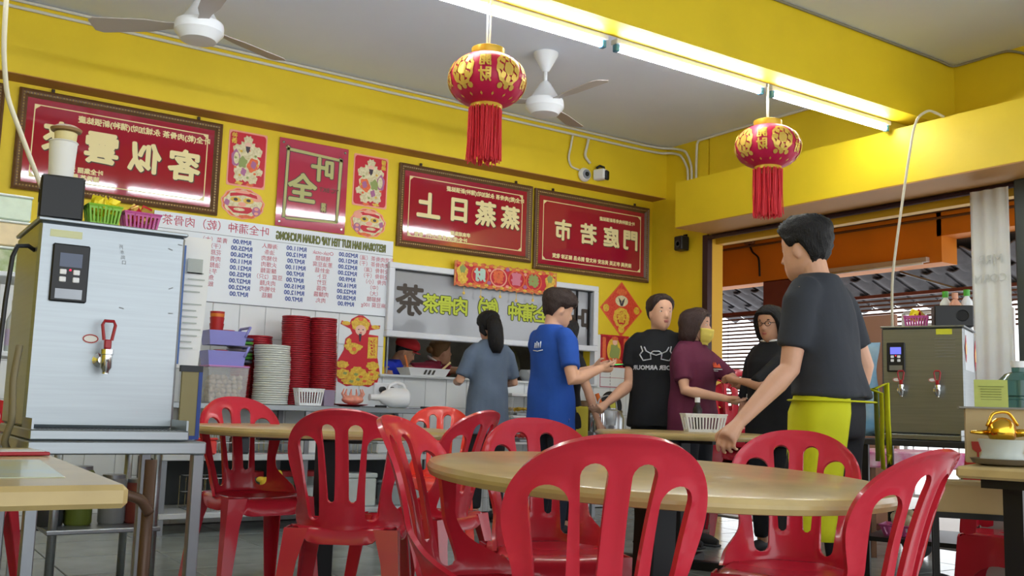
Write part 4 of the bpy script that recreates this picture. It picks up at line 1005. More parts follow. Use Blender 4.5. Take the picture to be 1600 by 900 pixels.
b = MB(); b.lathe([(.0, -.12), (.06, -.118), (.075, -.10), (.078, .02), (.05, .09), (.025, .12), (.022, .20), (.026, .205), (0, .206)], n=24, R=Matrix.Rotation(-PI/2, 3, 'Y') @ Matrix.Rotation(0, 3, 'Z')); b.build('jug_body', WHITE, t, SM)
MB().tube(smooth_path([(.10, 0, .06), (.08, 0, .10), (.02, 0, .115), (-.04, 0, .09), (-.05, 0, .06)]), .013, 8).build('handle', WHITE, t, True)
for i, (x, y, a, lb) in enumerate(((3.30, 6.66, .2, 'black handled knife left of the white jug'), (3.68, 6.66, -.2, 'black handled knife right of the white jug'))):
    q = thing('knife', lb, 'knife', (x, y, W855), a); bx(-.12, 0, -.012, .012, 0, .004).build('blade', CHROME, q); bx(0, .1, -.011, .011, 0, .016, b=.004).build('handle', BLACK, q)
# shelves below
def wire_basket(label, loc, w_, d_, h, n=9):
    t = thing('wire_basket', label, 'basket', loc); a, c = w_/2, d_/2
    for z in (.004, h*.5, h): MB().tube([(-a, -c, z), (a, -c, z), (a, c, z), (-a, c, z)], .0035, 5, closed=True).build('wire_ring', CHROME, t)
    for i in range(n):
        x = -a+2*a*i/(n-1)
        for y in (-c, c): MB().tube([(x, y, 0), (x, y, h)], .0022, 4).build('wire', CHROME, t)
    for i in range(5): y = -c+2*c*i/4; MB().tube([(-a, y, .004), (a, y, .004)], .0022, 4).build('wire', CHROME, t)
wire_basket('wire basket on the upper counter shelf at left', (2.10, 6.78, .516), .30, .3, .15)
wire_basket('wire basket on the upper counter shelf in the middle', (2.52, 6.78, .516), .28, .3, .15)
wire_basket('wire basket on the upper counter shelf at right', (3.12, 6.78, .516), .30, .3, .15)
wire_basket('wire basket on the lower counter shelf at left', (2.15, 6.78, .136), .34, .3, .22)
JAR = mat('jar_glass', 'c9d3d2', .1, alpha=.35); RL = mat('red_lid', 'b8252c', .4)
q = thing('storage_box', 'low grey box under the yellow cloth on the lower shelf', 'box', (2.50, 6.62, .1355)); bx(-.09, .09, -.03, .055, 0, .11, b=.006).build('box_body', mat('grey_crate', '8f9698', .5), q); bx(-.094, .094, -.034, .059, .11, .125, b=.004).build('lid', mat('grey_crate_lid', '7f8688', .5), q)
for i, (x, lb) in enumerate(((2.46, 'glass jar with red lid behind the tucked chair'), (2.68, 'second glass jar with red lid from the left on the lower shelf'), (2.89, 'right-hand glass jar with red lid on the lower shelf'))):
    q = thing('jar', lb, 'jar', (x, 6.85, .136), 0, 'red lidded jars')
    MB().lathe([(.08, 0), (.085, .01), (.085, .19), (.07, .21), (.07, .22)], n=22).build('glass', JAR, q, SM); MB().lathe([(.078, .212), (.078, .245), (.07, .25), (0, .25)], n=22).build('lid', RL, q, SM)
    MB().lathe([(.076, .012), (.078, .13), (.05, .14), (0, .142)], n=18).build('contents', mat('jar_fill%d' % i, ('d8d2c4', 'c9c2ae', 'd9dcd8')[i], .8), q, SM)
b = MB(); rnd = random.Random(3)
for i in range(9): b.ball((rnd.uniform(-.07, .07), rnd.uniform(-.03, .03), rnd.uniform(.03, .10)), (rnd.uniform(.025, .045), .02, rnd.uniform(.02, .04)), 10, 6, R=Euler((rnd.uniform(-1, 1), rnd.uniform(-1, 1), 0)).to_matrix())
o = b.build('yellow_cloth', mat('yellow_rag', 'd9b93a', .9), None, SM); o.location = (2.50, 6.615, .272); tag(o, 'crumpled yellow cloth on a grey box under the counter', 'cloth')
for i, (x, z, w_, h, c, lb) in enumerate(((2.80, .516, .16, .12, 'd8dadb', 'white box on the upper counter shelf'), (2.30, .516, .10, .13, '2c2f36', 'dark box between the wire baskets'), (3.42, .516, .22, .09, 'cfd3d4', 'long white box at the right end of the upper shelf'), (3.2, .136, .24, .24, 'c8d2d0', 'pale plastic bag of goods on the lower shelf'), (3.5, .136, .2, .18, '9fa8aa', 'grey box at the right end of the lower shelf'), (2.02, .516, .14, .11, 'd8403c', 'red packet in front of the left wire basket'))):
    q = thing('storage_box', lb, 'box', (x, 6.70 if i != 5 else 6.60, z)); bx(-w_/2, w_/2, -.08, .08 if i != 5 else -.03, 0, h*.86, b=.012).build('box_body', mat('sbx%d' % i, c, .5, noise=.08), q); bx(-w_/2-.004, w_/2+.004, -.084, .084 if i != 5 else -.026, h*.86, h, b=.006).build('lid', mat('sbxl%d' % i, c, .4), q)

# low steel counter with pots under the calendar
t = thing('steel_counter', 'low steel counter with pots under the calendar', 'counter', (5.72, 6.80, 0))
bx(-.44, .66, -.26, .35, .665, .70, b=.004).build('worktop', STEELD, t)
for x in (-.42, .62):
    for y in (-.24, .33): bx(x-.017, x+.017, y-.017, y+.017, 0, .665).build('leg', STEELD, t)
ALP = mat('aluminium_pot', 'a9adb0', .3, metal=.85, noise=.06)
t = thing('kettle', 'large round aluminium kettle in front of the calendar', 'kettle', (5.56, 6.70, .7005))
MB().lathe([(.12, 0), (.148, .02), (.15, .12), (.12, .18), (.08, .195), (.08, .205), (.0, .21)], n=32).build('kettle_body', ALP, t, SM); MB().lathe([(.03, .205), (.026, .225), (0, .23)], n=14).build('knob', BLACK, t, SM)
MB().tube([(.12, .03, .10), (.19, .05, .16), (.21, .055, .18)], [.025, .016, .014], 10).build('spout', ALP, t, True)
MB().tube(smooth_path([(-.11, 0, .17), (-.09, 0, .28), (0, 0, .315), (.09, 0, .28), (.11, 0, .17)]), .006, 8).build('handle', ALP, t, True)
t = thing('tall_pot', 'brown stock pot behind the kettle', 'pot', (5.46, 6.98, .7005)); MB().lathe([(.13, 0), (.14, .01), (.14, .26), (.146, .264), (.134, .264), (.13, .02), (0, .02)], n=28).build('pot_body', mat('brown_pot', '6b5237', .4, metal=.3), t, SM)
for s in (-1, 1): MB().tube([(s*.14, -.03, .22), (s*.17, -.03, .225), (s*.17, .03, .225), (s*.14, .03, .22)], .006, 6).build('handle', BLKMET, t, True)
t = thing('steel_cup', 'small steel pot left of the kettle', 'pot', (5.345, 6.57, .7005)); MB().lathe([(.06, 0), (.065, .01), (.065, .16), (.062, .16), (.06, .01), (0, .01)], n=22).build('pot_body', CHROME, t, SM)
t = thing('strainer', 'round yellow-green strainer leaning behind the kettle', 'strainer', (5.80, 6.93, .7005)); Rt = Matrix.Rotation(PI/2-.15, 3, 'X')
MB().lathe([(.0, -.01), (.10, -.004), (.115, .006), (.0, .01)], (0, 0, .235), 28, R=Rt).build('disc', mat('lime_cloth', 'c3c24a', .7, noise=.1), t, SM); MB().lathe([(.115, -.008), (.125, 0), (.115, .008)], (0, 0, .235), 28, R=Rt).build('ring', BLKMET, t, SM); bx(-.015, .015, -.01, .01, 0, .125).build('grip', BLKMET, t)
t = thing('orange_spatula', 'orange handled spatula standing by the brown pot', 'spatula', (5.62, 6.80, .7005)); MB().tube([(.05, 0, .002), (.02, .02, .12)], .008, 8).build('shaft', CHROME, t); MB().tube([(.02, .02, .12), (-.05, .06, .33)], .02, 10).build('handle', mat('orange_plastic', 'e0702a', .4), t, True)
# food shelf right of the woman in grey, bowls on the sill
t = thing('food_shelf', 'white food display shelf under the hatch', 'shelf', (4.95, 6.98, 0))
bx(-.32, .30, -.16, .17, .98, 1.005, b=.004).build('shelf_board', WHITE, t); bx(-.32, .30, -.16, .17, .80, .82, b=.004).build('shelf_board', WHITE, t); bx(-.32, .30, -.16, .17, .58, .60, b=.004).build('shelf_board', WHITE, t)
for x in (-.31, .29): bx(x-.01, x+.01, -.16, .17, 0, .98).build('side_panel', CLR, t)
for i, (c, z, x, lb) in enumerate((('e0b53a', .8205, 4.86, 'tray of yellow noodles on the food shelf'), ('c8423a', .6005, 4.9, 'tray of red sausages on the food shelf'))):
    q = thing('food_tray', lb, 'tray', (x, 6.92, z)); bx(-.17, .17, -.09, .09, 0, .025, b=.006).build('tray_body', STEEL, q); rnd = random.Random(i); b = MB()
    for k in range(40): p = Vector((rnd.uniform(-.14, .14), rnd.uniform(-.07, .07), .035+rnd.uniform(0, .02))); a = rnd.uniform(0, 6); b.tube([p, p+Vector((.03*math.cos(a), .03*math.sin(a), .01)), p+Vector((.06*math.cos(a+.5), .06*math.sin(a+.5), 0))], .007, 5)
    b.build('food', mat('food%d' % i, c, .5), q)['kind'] = 'stuff'
t = thing('steel_bowl', 'steel bowl on the hatch sill between grey and blue shirts', 'bowl', (5.14, 7.26, 1.1225)); MB().lathe([(.08, 0), (.14, .06), (.15, .10), (.147, .10), (.13, .055), (0, .01)], n=28).build('bowl_body', CHROME, t, SM)
t = thing('wok_lid', 'dark wok lid leaning behind the steel bowl', 'lid', (4.96, 7.45, 1.1225)); MB().lathe([(.0, .05), (.08, .045), (.17, .01), (.175, 0), (.17, -.004)], (0, 0, .17), 28, R=Matrix.Rotation(PI/2-.25, 3, 'X')).build('dome', mat('dark_steel', '6d7370', .25, metal=.9), t, SM); MB().ball((0, -.06, .18), .02).build('knob', BLACK, t, True)
t = thing('serving_dish', 'white oblong dish with dark pattern on the hatch sill', 'dish', (4.02, 7.25, 1.1225), .05)
b = MB(); P = [[(s*a, q*c, z) for s, q in ((-1, -1), (1, -1), (1, 1), (-1, 1))] for a, c, z in ((.17, .08, 0), (.205, .10, .065), (.19, .088, .065), (.16, .072, .008))]
vs = [p for r in P for p in r]; fs = [(3, 2, 1, 0), (12, 13, 14, 15)]
for i in range(3):
    for j in range(4): fs.append((i*4+j, i*4+(j+1) % 4, (i+1)*4+(j+1) % 4, (i+1)*4+j))
b.add(vs, fs); b.build('dish_body', WHITE, t); b = MB()
for x in (-.04, 0, .04): b.prism([(x-.015, .012), (x+.005, .012), (x+.018, .05), (x-.002, .05)], 0, .002, lambda u, v, d: (u, -.085-v*.28-d, v))
b.build('dark_pattern', INK, t)
for i, x in enumerate((3.88, 4.17)):
    q = thing('chopsticks', ['orange chopsticks left on the oblong dish', 'pale chopsticks sticking out right of the oblong dish'][i], 'chopsticks', (x, 7.25, 1.19)); MB().tube([(0, 0, -.03), (-.03 if i == 0 else .12, .02, .10 if i == 0 else .06)], .009, 6).build('stick', mat('stick%d' % i, ('e07a3a', 'e2c58c')[i], .5), q)
# things on the tables
t = basket('white perforated basket on the far round table', (4.30, 4.28, .7725), -.55, .25, .16, .105, WHITE, None, 12)
t = thing('sauce_bottle', 'dark sauce bottle with white cap in the white basket', 'bottle', (4.30, 4.33, .778)); MB().lathe([(.026, 0), (.028, .01), (.028, .13), (.014, .16), (.014, .175)], n=18).build('bottle_body', mat('soy_dark', '2a2220', .15), t, SM); MB().lathe([(.016, .17), (.016, .20), (0, .20)], n=14).build('cap', WHITE, t, SM)
o = MB().box((0, 0, .02), (.05, .03, .012), b=.004).build('red_packet', mat('red_packet', 'd8422c', .4)); o.location = (4.36, 4.27, .855); tag(o, 'red packet on top of the white basket', 'packet')
b = MB(); rnd = random.Random(8)
for i in range(6): b.ball((rnd.uniform(-.02, .02), rnd.uniform(-.01, .01), .008+rnd.uniform(0, .01)), (.016, .008, .008), 8, 5, R=Euler((rnd.uniform(-.5, .5), rnd.uniform(-.5, .5), rnd.uniform(0, 3))).to_matrix())
o = b.build('green_wrapper', mat('green_foil', '7fc43a', .3), None, SM); o.location = (2.06, 2.42, .738); tag(o, 'crumpled green wrapper at the far edge of the near table', 'wrapper')

t = thing('small_bowl', 'small brown bowl on the round table left of centre', 'bowl', (2.12, 4.58, .7685)); MB().lathe([(.02, 0), (.034, .012), (.042, .04), (.039, .04), (.03, .012), (0, .008)], n=20).build('bowl_body', mat('brown_bowl', '8a6a4a', .4), t, SM)
# ================================================================== right side: second boiler, table, things beyond the doorway
BST = mat('dark_brushed_steel', '8b8f90', .36, metal=.9, noise=.08, ns=3, stretch=(1, 1, 30))
def ex2(t):
    bx(.30, .385, -.0012, 0, .60, .632).build('yellow_sticker', mat('lime_sticker', 'd8d83a', .5), t)
    for i in range(7): bx(.29, .40, -.004, 0, .47+i*.017, .476+i*.017).build('vent_louvre', STEELD, t)
    bx(.445, .4465, .03, .36, .40, .63).build('white_panel', mat('panel_white', 'c9cdd2', .3), t)
    for x, y, z, s_ in ((.448, .05, .52, .06), (.448, .40, .50, .07)):
        b = MB(); b.prism([(0, -1.3), (.8, 0), (0, 1.3), (-.8, 0)], 0, .002, lambda u, v, d: (x+d, y+u*s_*.6, z+v*s_)); b.build('red_diamond', RP, t)
        b = MB(); b.prism(ell(0, 0, .45, .6, 14, .15, 5), .002, .003, lambda u, v, d: (x+d, y+u*s_*.6, z+v*s_)); b.build('gold_ornament', GOLD, t)
boiler('steel water boiler with two taps at the right', (5.05, 3.575, .772), math.radians(-67), .445, .64, .42, [(.105, .28, .85), (.30, .28, .85)], SCR2, (.03, .385, .10, .17), ex2, m=BST)
t = thing('boiler_table', 'black topped table under the right water boiler', 'table', (5.05, 3.575, 0), math.radians(-67))
bx(-.09, .55, -.2, .50, .735, .77, b=.004).build('tabletop', mat('black_top', '2b2e33', .3), t)
for x in (-.06, .52):
    for y in (-.17, .47): bx(x-.018, x+.018, y-.018, y+.018, 0, .735).build('leg', BLKMET, t)
bx(-.07, .53, -.18, .48, .20, .225).build('lower_shelf', BLKMET, t)
# on the right boiler (placed along its own axes)
RB = Matrix.Rotation(math.radians(-67), 3, 'Z'); OB = Vector((5.05, 3.575, 1.4245))
def onb(x, y, z=0): return tuple(OB+RB @ Vector((x, y, z)))
t = thing('speaker', 'black box speaker with an oval port on the right boiler', 'speaker', onb(.36, .18), math.radians(-50))
bx(-.105, .105, -.075, .075, 0, .125, b=.006).build('cabinet', BLACK, t)
MB().lathe([(.034, 0), (.034, .003), (.022, -.004)], (.045, -.0755, .065), 20, R=Matrix.Rotation(PI/2, 3, 'X')).build('port', mat('deep_black', '060607', .6), t)
basket('small pink basket of sachets on the right boiler', onb(.17, .13), math.radians(-60), .135, .09, .065, PKB)
p = onb(.17, .13, .065); sachet('foil sachet in the pink basket on the right boiler', p, [(SR, 'red'), (SG, 'gold'), (SY, 'yellow')], 8, 'sachets in the right pink basket', 1.25, 9)
for i, (x, y, h, c, cc, lb) in enumerate(((.36, .30, .22, 'e3a58a', 'e3a58a', 'peach bottle standing behind the right speaker'), (.42, .33, .24, 'e8ecef', '4fae3a', 'white bottle with green cap behind the right speaker'), (.30, .34, .235, 'dfe6e2', '4fae3a', 'pale bottle with green cap behind the right speaker'))):
    q = thing('bottle', lb, 'bottle', onb(x, y), 0, 'bottles on the right boiler'); MB().lathe([(.028, 0), (.032, .01), (.032, h*.7), (.014, h*.82), (.014, h*.86)], n=16).build('bottle_body', mat('btc%d' % i, c, .35), q, SM); MB().lathe([(.018, h*.84), (.018, h), (0, h)], n=12).build('cap', mat('btl_cap%d' % i, cc, .4), q, SM)
# table at right with carton, tray and glass bowl
e1 = Vector((.94, .35, 0)); RT = math.atan2(.35, .94)
t = thing('rectangular_table', 'rectangular pale table at the right edge with black legs', 'table', (3.43, 1.34, 0), RT)
MB().box((0, 0, .727), (.80, 1.2, .036), b=.008).build('tabletop', TABLE, t)
for x, y in ((-.2, .47), (.33, .53), (-.33, -.53), (.33, -.53)): bx(x-.028, x+.028, y-.028, y+.028, 0, .709).build('leg', BLKMET, t)
bx(-.34, .34, -.54, .54, .68, .709).build('under_frame', BLKMET, t)
CARTN = mat('carton', 'c3b088', .8, noise=.05); PINKC = mat('carton_pink', 'd9b0a8', .8)
t = thing('carton', 'brown carton with wine glass symbols on the right table', 'carton', (3.315, 1.79, .7455), RT-1.35)
MB().box((0, 0, .09), (.38, .16, .18)).build('carton_body', CARTN, t); MB().box((0, 0, .183), (.42, .19, .006)).build('top_flap', mat('grey_board', '8b8b86', .6), t)
MB().box((.10, -.0815, .09), (.17, .002, .17)).build('pink_side', PINKC, t)
b = MB(); L = lambda u, v, d: (u, -.081-d, v)
b.prism([(-.175, .07), (-.135, .07), (-.138, .045), (-.15, .035), (-.16, .035), (-.172, .045)], 0, .0012, L); b.prism([(-.158, .036), (-.152, .036), (-.152, .012), (-.158, .012)], 0, .0012, L); b.prism([(-.168, .012), (-.142, .012), (-.142, .008), (-.168, .008)], 0, .0012, L); b.build('glass_symbol', mat('carton_red', 'b03a34', .7), t)
t = thing('steel_tray', 'oval steel tray on the right table', 'tray', (3.07, 1.74, .7455)); MB().lathe([(.06, 0), (.085, .006), (.095, .022), (.09, .022), (.08, .008), (0, .006)], n=32, sx=1.0, sy=1.0).build('tray_body', mat('dull_tray', '7d7568', .4, metal=.6), t, SM)
t = thing('glass_bowl', 'fluted glass bowl with a gold ornament on the steel tray', 'bowl', (3.075, 1.742, .753))
MB().lathe([(.05, 0), (.068, .012), (.06, .035), (.072, .075), (.069, .075), (.056, .036), (.06, .016), (0, .008)], n=24).build('bowl_body', mat('bowl_glass', 'dbe6e4', .08, alpha=.45), t, SM)
GOLD2 = mat('shiny_gold', 'd9a93a', .15, metal=1)
q = MB().ball((0, 0, .10), (.055, .04, .045), 20, 12).build('gold_body', GOLD2, t, True); MB().tube([(.04, -.02, .095), (.10, -.05, .10), (.16, -.08, .108)], [.014, .01, .002], 10).build('gold_spout', GOLD2, q, True); MB().tube([(-.04, .02, .095), (-.10, .045, .095)], [.01, .004], 8).build('gold_tail', GOLD2, q, True)
MB().tube(smooth_path([(-.05, .02, .115), (-.03, .01, .155), (.02, -.01, .16), (.05, -.025, .12)]), .005, 8).build('gold_handle', GOLD2, q, True)
# stand with the card and water jug behind
t = thing('side_cabinet', 'grey cabinet behind the right table carrying a card and a jug', 'cabinet', (4.42, 2.40, 0), RT)
bx(-.42, .5, -.45, .12, 0, .90, b=.006).build('cabinet_body', mat('cab_grey', 'a9a49c', .5), t); bx(-.44, .52, -.47, .14, .90, .925, b=.004).build('cabinet_top', mat('cab_top', '5c5c5e', .4), t)
t = thing('menu_card', 'lime green menu card standing on the grey cabinet', 'card', (4.04, 2.33, .9255), RT-1.35); R15 = Matrix.Rotation(-.12, 3, 'X')
MB().box((0, .02, .068), (.13, .006, .136), R=R15).build('card_panel', mat('lime_card', 'bcc96a', .5), t)
for i in range(8): MB().box((0, .0155-.0012*(i-4)*0+.0015*(8-i)*.0, .03+i*.011), (.08 if i not in (0, 7) else .1, .001, .0025), R=R15).build('print_line', mat('card_ink', '7f8a4a', .7), t)
t = thing('water_jug', 'teal water bottle on the grey cabinet at the right edge', 'bottle', (4.50, 2.46, .9255)); MB().lathe([(.08, 0), (.09, .01), (.09, .06), (.083, .065), (.083, .075), (.09, .08), (.09, .15), (.06, .18), (.03, .19), (.03, .215)], n=28).build('bottle_body', mat('teal_bottle', '4c7670', .15, trans=.3), t, SM); MB().lathe([(.034, .21), (.034, .24), (0, .24)], n=16).build('cap', WHITE, t, SM)
t = thing('cardboard_box', 'cardboard box stored under the right table', 'box', (3.40, 1.93, .545), RT-1.3); bx(-.22, .16, -.06, .06, .02, .12).build('box_body', CARD, t); bx(-.23, .17, -.065, .065, .115, .128).build('top_flap', CARTN, t)
bx(-.24, .18, -.07, .07, .0, .02).build('shelf_plate', BLKMET, t)
for x, y in ((-.22, -.05), (.16, -.05), (-.22, .05), (.16, .05)): bx(x-.01, x+.01, y-.01, y+.01, -.545, 0).build('leg', BLKMET, t)
# plastic sheet at the doorway edge
b = MB(); n = 14
for i in range(n+1):
    for z in (.02, 2.47): b.v.append((6.40+.007*math.sin(i*1.3), 3.53+.27*i/n, z))
b.f = [(2*i, 2*i+2, 2*i+3, 2*i+1) for i in range(n)]; b.m = [0]*n
t = thing('plastic_sheet', 'white plastic sheet hanging at the right end of the doorway', 'sheet', (0, 0, 0)); o = b.build('sheet', mat('sheet_white', 'e6ebea', .5, noise=.06, ns=4), t, True); o.modifiers.new('thickness', 'SOLIDIFY').thickness = .003
b = MB(); b.v = []; write(b, 'MRR', .09, 0, 0, lambda u, v, d: (6.386-d, 3.665-u, 1.98+v), .0005, .001); write(b, 'CORN', .08, 0, 0, lambda u, v, d: (6.386-d, 3.665-u, 1.85+v), .0005, .001); b.build('faded_lettering', mat('faded_ink', 'd0d7d6', .6), t, weld=False)['kind'] = 'stuff'
# covered walkway outside: beam, column, soffit, lamp
struct('trim_8', MB().box((8.95, 7.4, 2.86), (.26, 3.7, .86)).box((8.95, 3.8, 2.99), (.26, 3.6, .60)), ORG, label='orange outer beam of the walkway')
struct('ceiling_walkway', bx(6.67, 9.1, 2, 9.5, 3.3, 3.4), ORG, label='orange soffit over the walkway')
struct('wall_walkway', bx(6.67, 9.1, 9.3, 9.4, 0, 3.3), ORG, label='orange end wall of the walkway')
COLR = mat('maroon_paint', '6e3a36', .5, noise=.1)
struct('trim_9', bx(8.82, 9.06, 7.36, 7.82, 0, 2.44), COLR, label='maroon column of the walkway')
struct('trim_10', MB().tube([(8.80, 2, 2.93), (8.80, 9.2, 2.96)], .022, 8).tube([(8.78, 2, 2.85), (8.78, 9.2, 2.88)], .014, 8), mat('pipe_rust', '5a3c24', .5), label='dark pipes along the outer beam')
t = thing('tube_lamp', 'unlit tube lamp on the orange outer beam', 'lamp', (8.79, 6.3, 2.44)); bx(-.03, .03, -.62, .62, 0, .05, b=.004).build('batten', mat('dusty_white', 'b7a79c', .5), t); MB().tube([(-.03, -.58, -.01), (-.03, .58, -.01)], .013, 10).build('tube', mat('unlit_tube', 'cfcac2', .3), t, True)
t = thing('junction_box', 'rusty junction box on the orange beam behind the man', 'junction box', (8.80, 8.0, 2.90)); bx(-.04, .01, -.07, .07, 0, .16, b=.008).build('case', mat('rust_box', '6b4426', .6), t); MB().tube(smooth_path([(-.02, 0, 0), (-.02, -.05, -.1), (-.02, -.14, -.18), (-.02, -.16, -.4)]), .012, 8).build('cable', BLKMET, t, True)
# clay tile roof beyond the beam, each tile a piece
TILEG = mat('dark_roof_tile', '5d5c62', .7, noise=.2, ns=8)
rf = bx(9.1, 10.3, 2.5, 10, 2.60, 2.62); rf.v = [(x, y, z-(x-9.1)*.35+.08) for x, y, z in rf.v]; rf = rf.build('tiled_roof', mat('roof_batten', '3a3533', .8)); tag(rf, 'dark tiled lean-to roof beyond the orange beam', 'roof')
b = MB(); vs = []; fs = []
for i in range(9):
    y = -.15+.3*i/8; z = .03*math.cos(2*PI*i/8)-.02*(i == 0)
    for x, dz in ((0, 0), (.40, -.14)):
        for k in (0, -.014): vs.append((x, y, z+dz+k))
for i in range(8):
    a = i*4; c = a+4; fs += [(a, c, c+2, a+2), (a+1, a+3, c+3, c+1), (a, a+1, c+1, c), (a+2, c+2, c+3, a+3)]
fs += [(0, 2, 3, 1), (32, 33, 35, 34)]
tmh = b.add(vs, fs).mesh('roof_tile', TILEG, math.radians(60))
for r in range(3):
    for c in range(24): link('roof_tile', tmh, rf).location = (9.12+r*.37, 2.7+c*.3+.15*(r % 2), 2.585-r*.37*.35+.012)
pipe('roof_rod', 'thin steel rod bracing the lean-to roof', [(9.1, 6.2, 2.42), (9.25, 5.4, 2.12)], .012, STEELD, 'rod')
# slatted blinds: slats a few pixels high, joined
SLAT = mat('blind_slat', '6b4a45', .6)
def blind(label, y0, y1, z0, z1, X=9.02):
    t = thing('slat_blind', label, 'blind', (X, (y0+y1)/2, z0), 0, 'slatted outdoor blinds'); b = MB(); z = 0; w_ = (y1-y0)/2
    while z < z1-z0: b.box((0, 0, z), (.006, 2*w_, .021)); z += .046
    b.build('slats', SLAT, t)['kind'] = 'stuff'
    for y in (-w_*.7, 0, w_*.7): MB().tube([(0, y, 0), (0, y, z1-z0)], .004, 5).build('blind_cord', SLAT, t)
    bx(-.02, .02, -w_, w_, z1-z0-.005, z1-z0+.03).build('head_rail', COLR, t)
blind('tall slatted blind left of the maroon column', 7.84, 9.28, .75, 2.10)
blind('short slatted blind right of the maroon column', 3.2, 7.34, 1.80, 2.16)
# low wall, frame and clutter outside
BEIG = mat('beige_board', 'b58d78', .7)
t = thing('partition_board', 'tan partition board behind the right boiler', 'board', (6.95, 5.2, 0)); bx(-.02, .02, -.42, .42, .05, 1.72, b=.006).build('board', BEIG, t); bx(-.05, .05, -.4, .4, 0, .05).build('foot', COLR, t)
t = thing('metal_grille', 'white metal grille frame behind the right boiler', 'grille', (7.0, 4.30, 0), .1)
for y in (-.42, .42): bx(-.012, .012, y-.015, y+.015, 0, 1.72).build('upright', WHITE, t)
for z in (1.72, 1.62, 1.3, .9, .3): bx(-.012, .012, -.42, .42, z-.012, z+.012).build('crossbar', WHITE, t)
for i in range(7): bx(-.006, .006, -.36+i*.12-.005, -.36+i*.12+.005, .3, 1.72).build('bar', WHITE, t)
t = thing('covered_table', 'low table under a pink gingham cloth outside', 'table', (5.95, 4.10, 0), -.6)
GING = mat('gingham', 'd86a9e', .8, noise=.9, ns=14, col2='efdde4')
bx(-.3, .35, -.3, .3, .655, .67, b=.004).build('tabletop', WOODB, t); bx(-.31, .36, -.315, .31, .57, .676, b=.01).build('gingham_cloth', GING, t)
for x in (-.27, .32):
    for y in (-.27, .27): bx(x-.015, x+.015, y-.015, y+.015, 0, .66).build('leg', WOODB, t)
b = MB(); b.ball((0, 0, .16), (.15, .09, .16), 16, 10); o = b.build('black_bag', mat('black_fabric', '17181c', .8), None, True); o.location = (5.80, 3.86, 0); tag(o, 'black bag on the floor under the gingham cloth', 'bag')
for k, (x, y) in enumerate(((4.80, 3.02), (4.90, 2.92))):
    q = thing('shoe', ['left dark shoe with pink lining under the right boiler', 'right dark shoe with pink lining under the right boiler'][k], 'shoe', (x, y, 0), -.4, 'dark shoes'); b = MB(); b.tube([(0, -.11, .035), (0, -.04, .045), (0, .04, .05), (0, .10, .045), (0, .13, .03)], [(.032, .03), (.042, .04), (.044, .045), (.042, .05), (.02, .03)], 12); b.build('upper', mat('shoe_dark', '22232a', .5), q, True); bx(-.04, .04, -.13, .13, 0, .015, b=.006).build('sole', WHITE, q); MB().lathe([(.032, .075), (.036, .085), (.028, .088)], (0, .07, 0), 14).build('lining', PKB, q, SM)
q = thing('yellow_bottle', 'yellow-green bottle on the floor near the right boiler', 'bottle', (5.02, 3.05, .0)); MB().lathe([(.035, 0), (.04, .01), (.04, .20), (.02, .26), (.02, .29), (0, .29)], n=18).build('bottle_body', mat('ygreen', 'b9b44a', .4), q, SM); MB().lathe([(.023, .28), (.023, .31), (0, .31)], n=12).build('cap', WHITE, q, SM)
t = basket('pink basket of snacks on the shelf under the right boiler table', onb(.12, .0, -1.199), math.radians(-67), .26, .18, .06, PKB, None, 8); b = MB(); rnd = random.Random(4)
for i in range(10): b.ball((rnd.uniform(-.09, .09), rnd.uniform(-.05, .05), .06+rnd.uniform(0, .05)), (.04, .03, .028), 10, 6, R=Euler((rnd.uniform(-1, 1), rnd.uniform(-1, 1), 0)).to_matrix())
o = b.build('snack_pack', mat('snack_brown', 'a08a5a', .5, noise=.4, ns=20, col2='d9d0b8'), None, SM); o.location = Vector(onb(.12, .0, -1.19)); tag(o, 'brown snack packs heaped in the pink basket on the lower shelf', 'snack')
b = MB(); n = 10
for i in range(n+1):
    for j in range(3): b.v.append((.05*j-.05+.012*math.sin(i*.9+j), .018*math.sin(j*2+i*.5), -.55*i/n))
b.f = [(i*3+j, i*3+j+1, i*3+j+4, i*3+j+3) for i in range(n) for j in range(2)]; b.m = [0]*len(b.f)
t = thing('hanging_cloth', 'pale blue cloth hanging left of the right boiler', 'cloth', (5.02, 3.64, 1.33), -.9); o = b.build('cloth', mat('pale_blue_cloth', 'b9cfd8', .8, noise=.3, ns=5, col2='5f9ac0'), t, True); o.modifiers.new('thickness', 'SOLIDIFY').thickness = .006
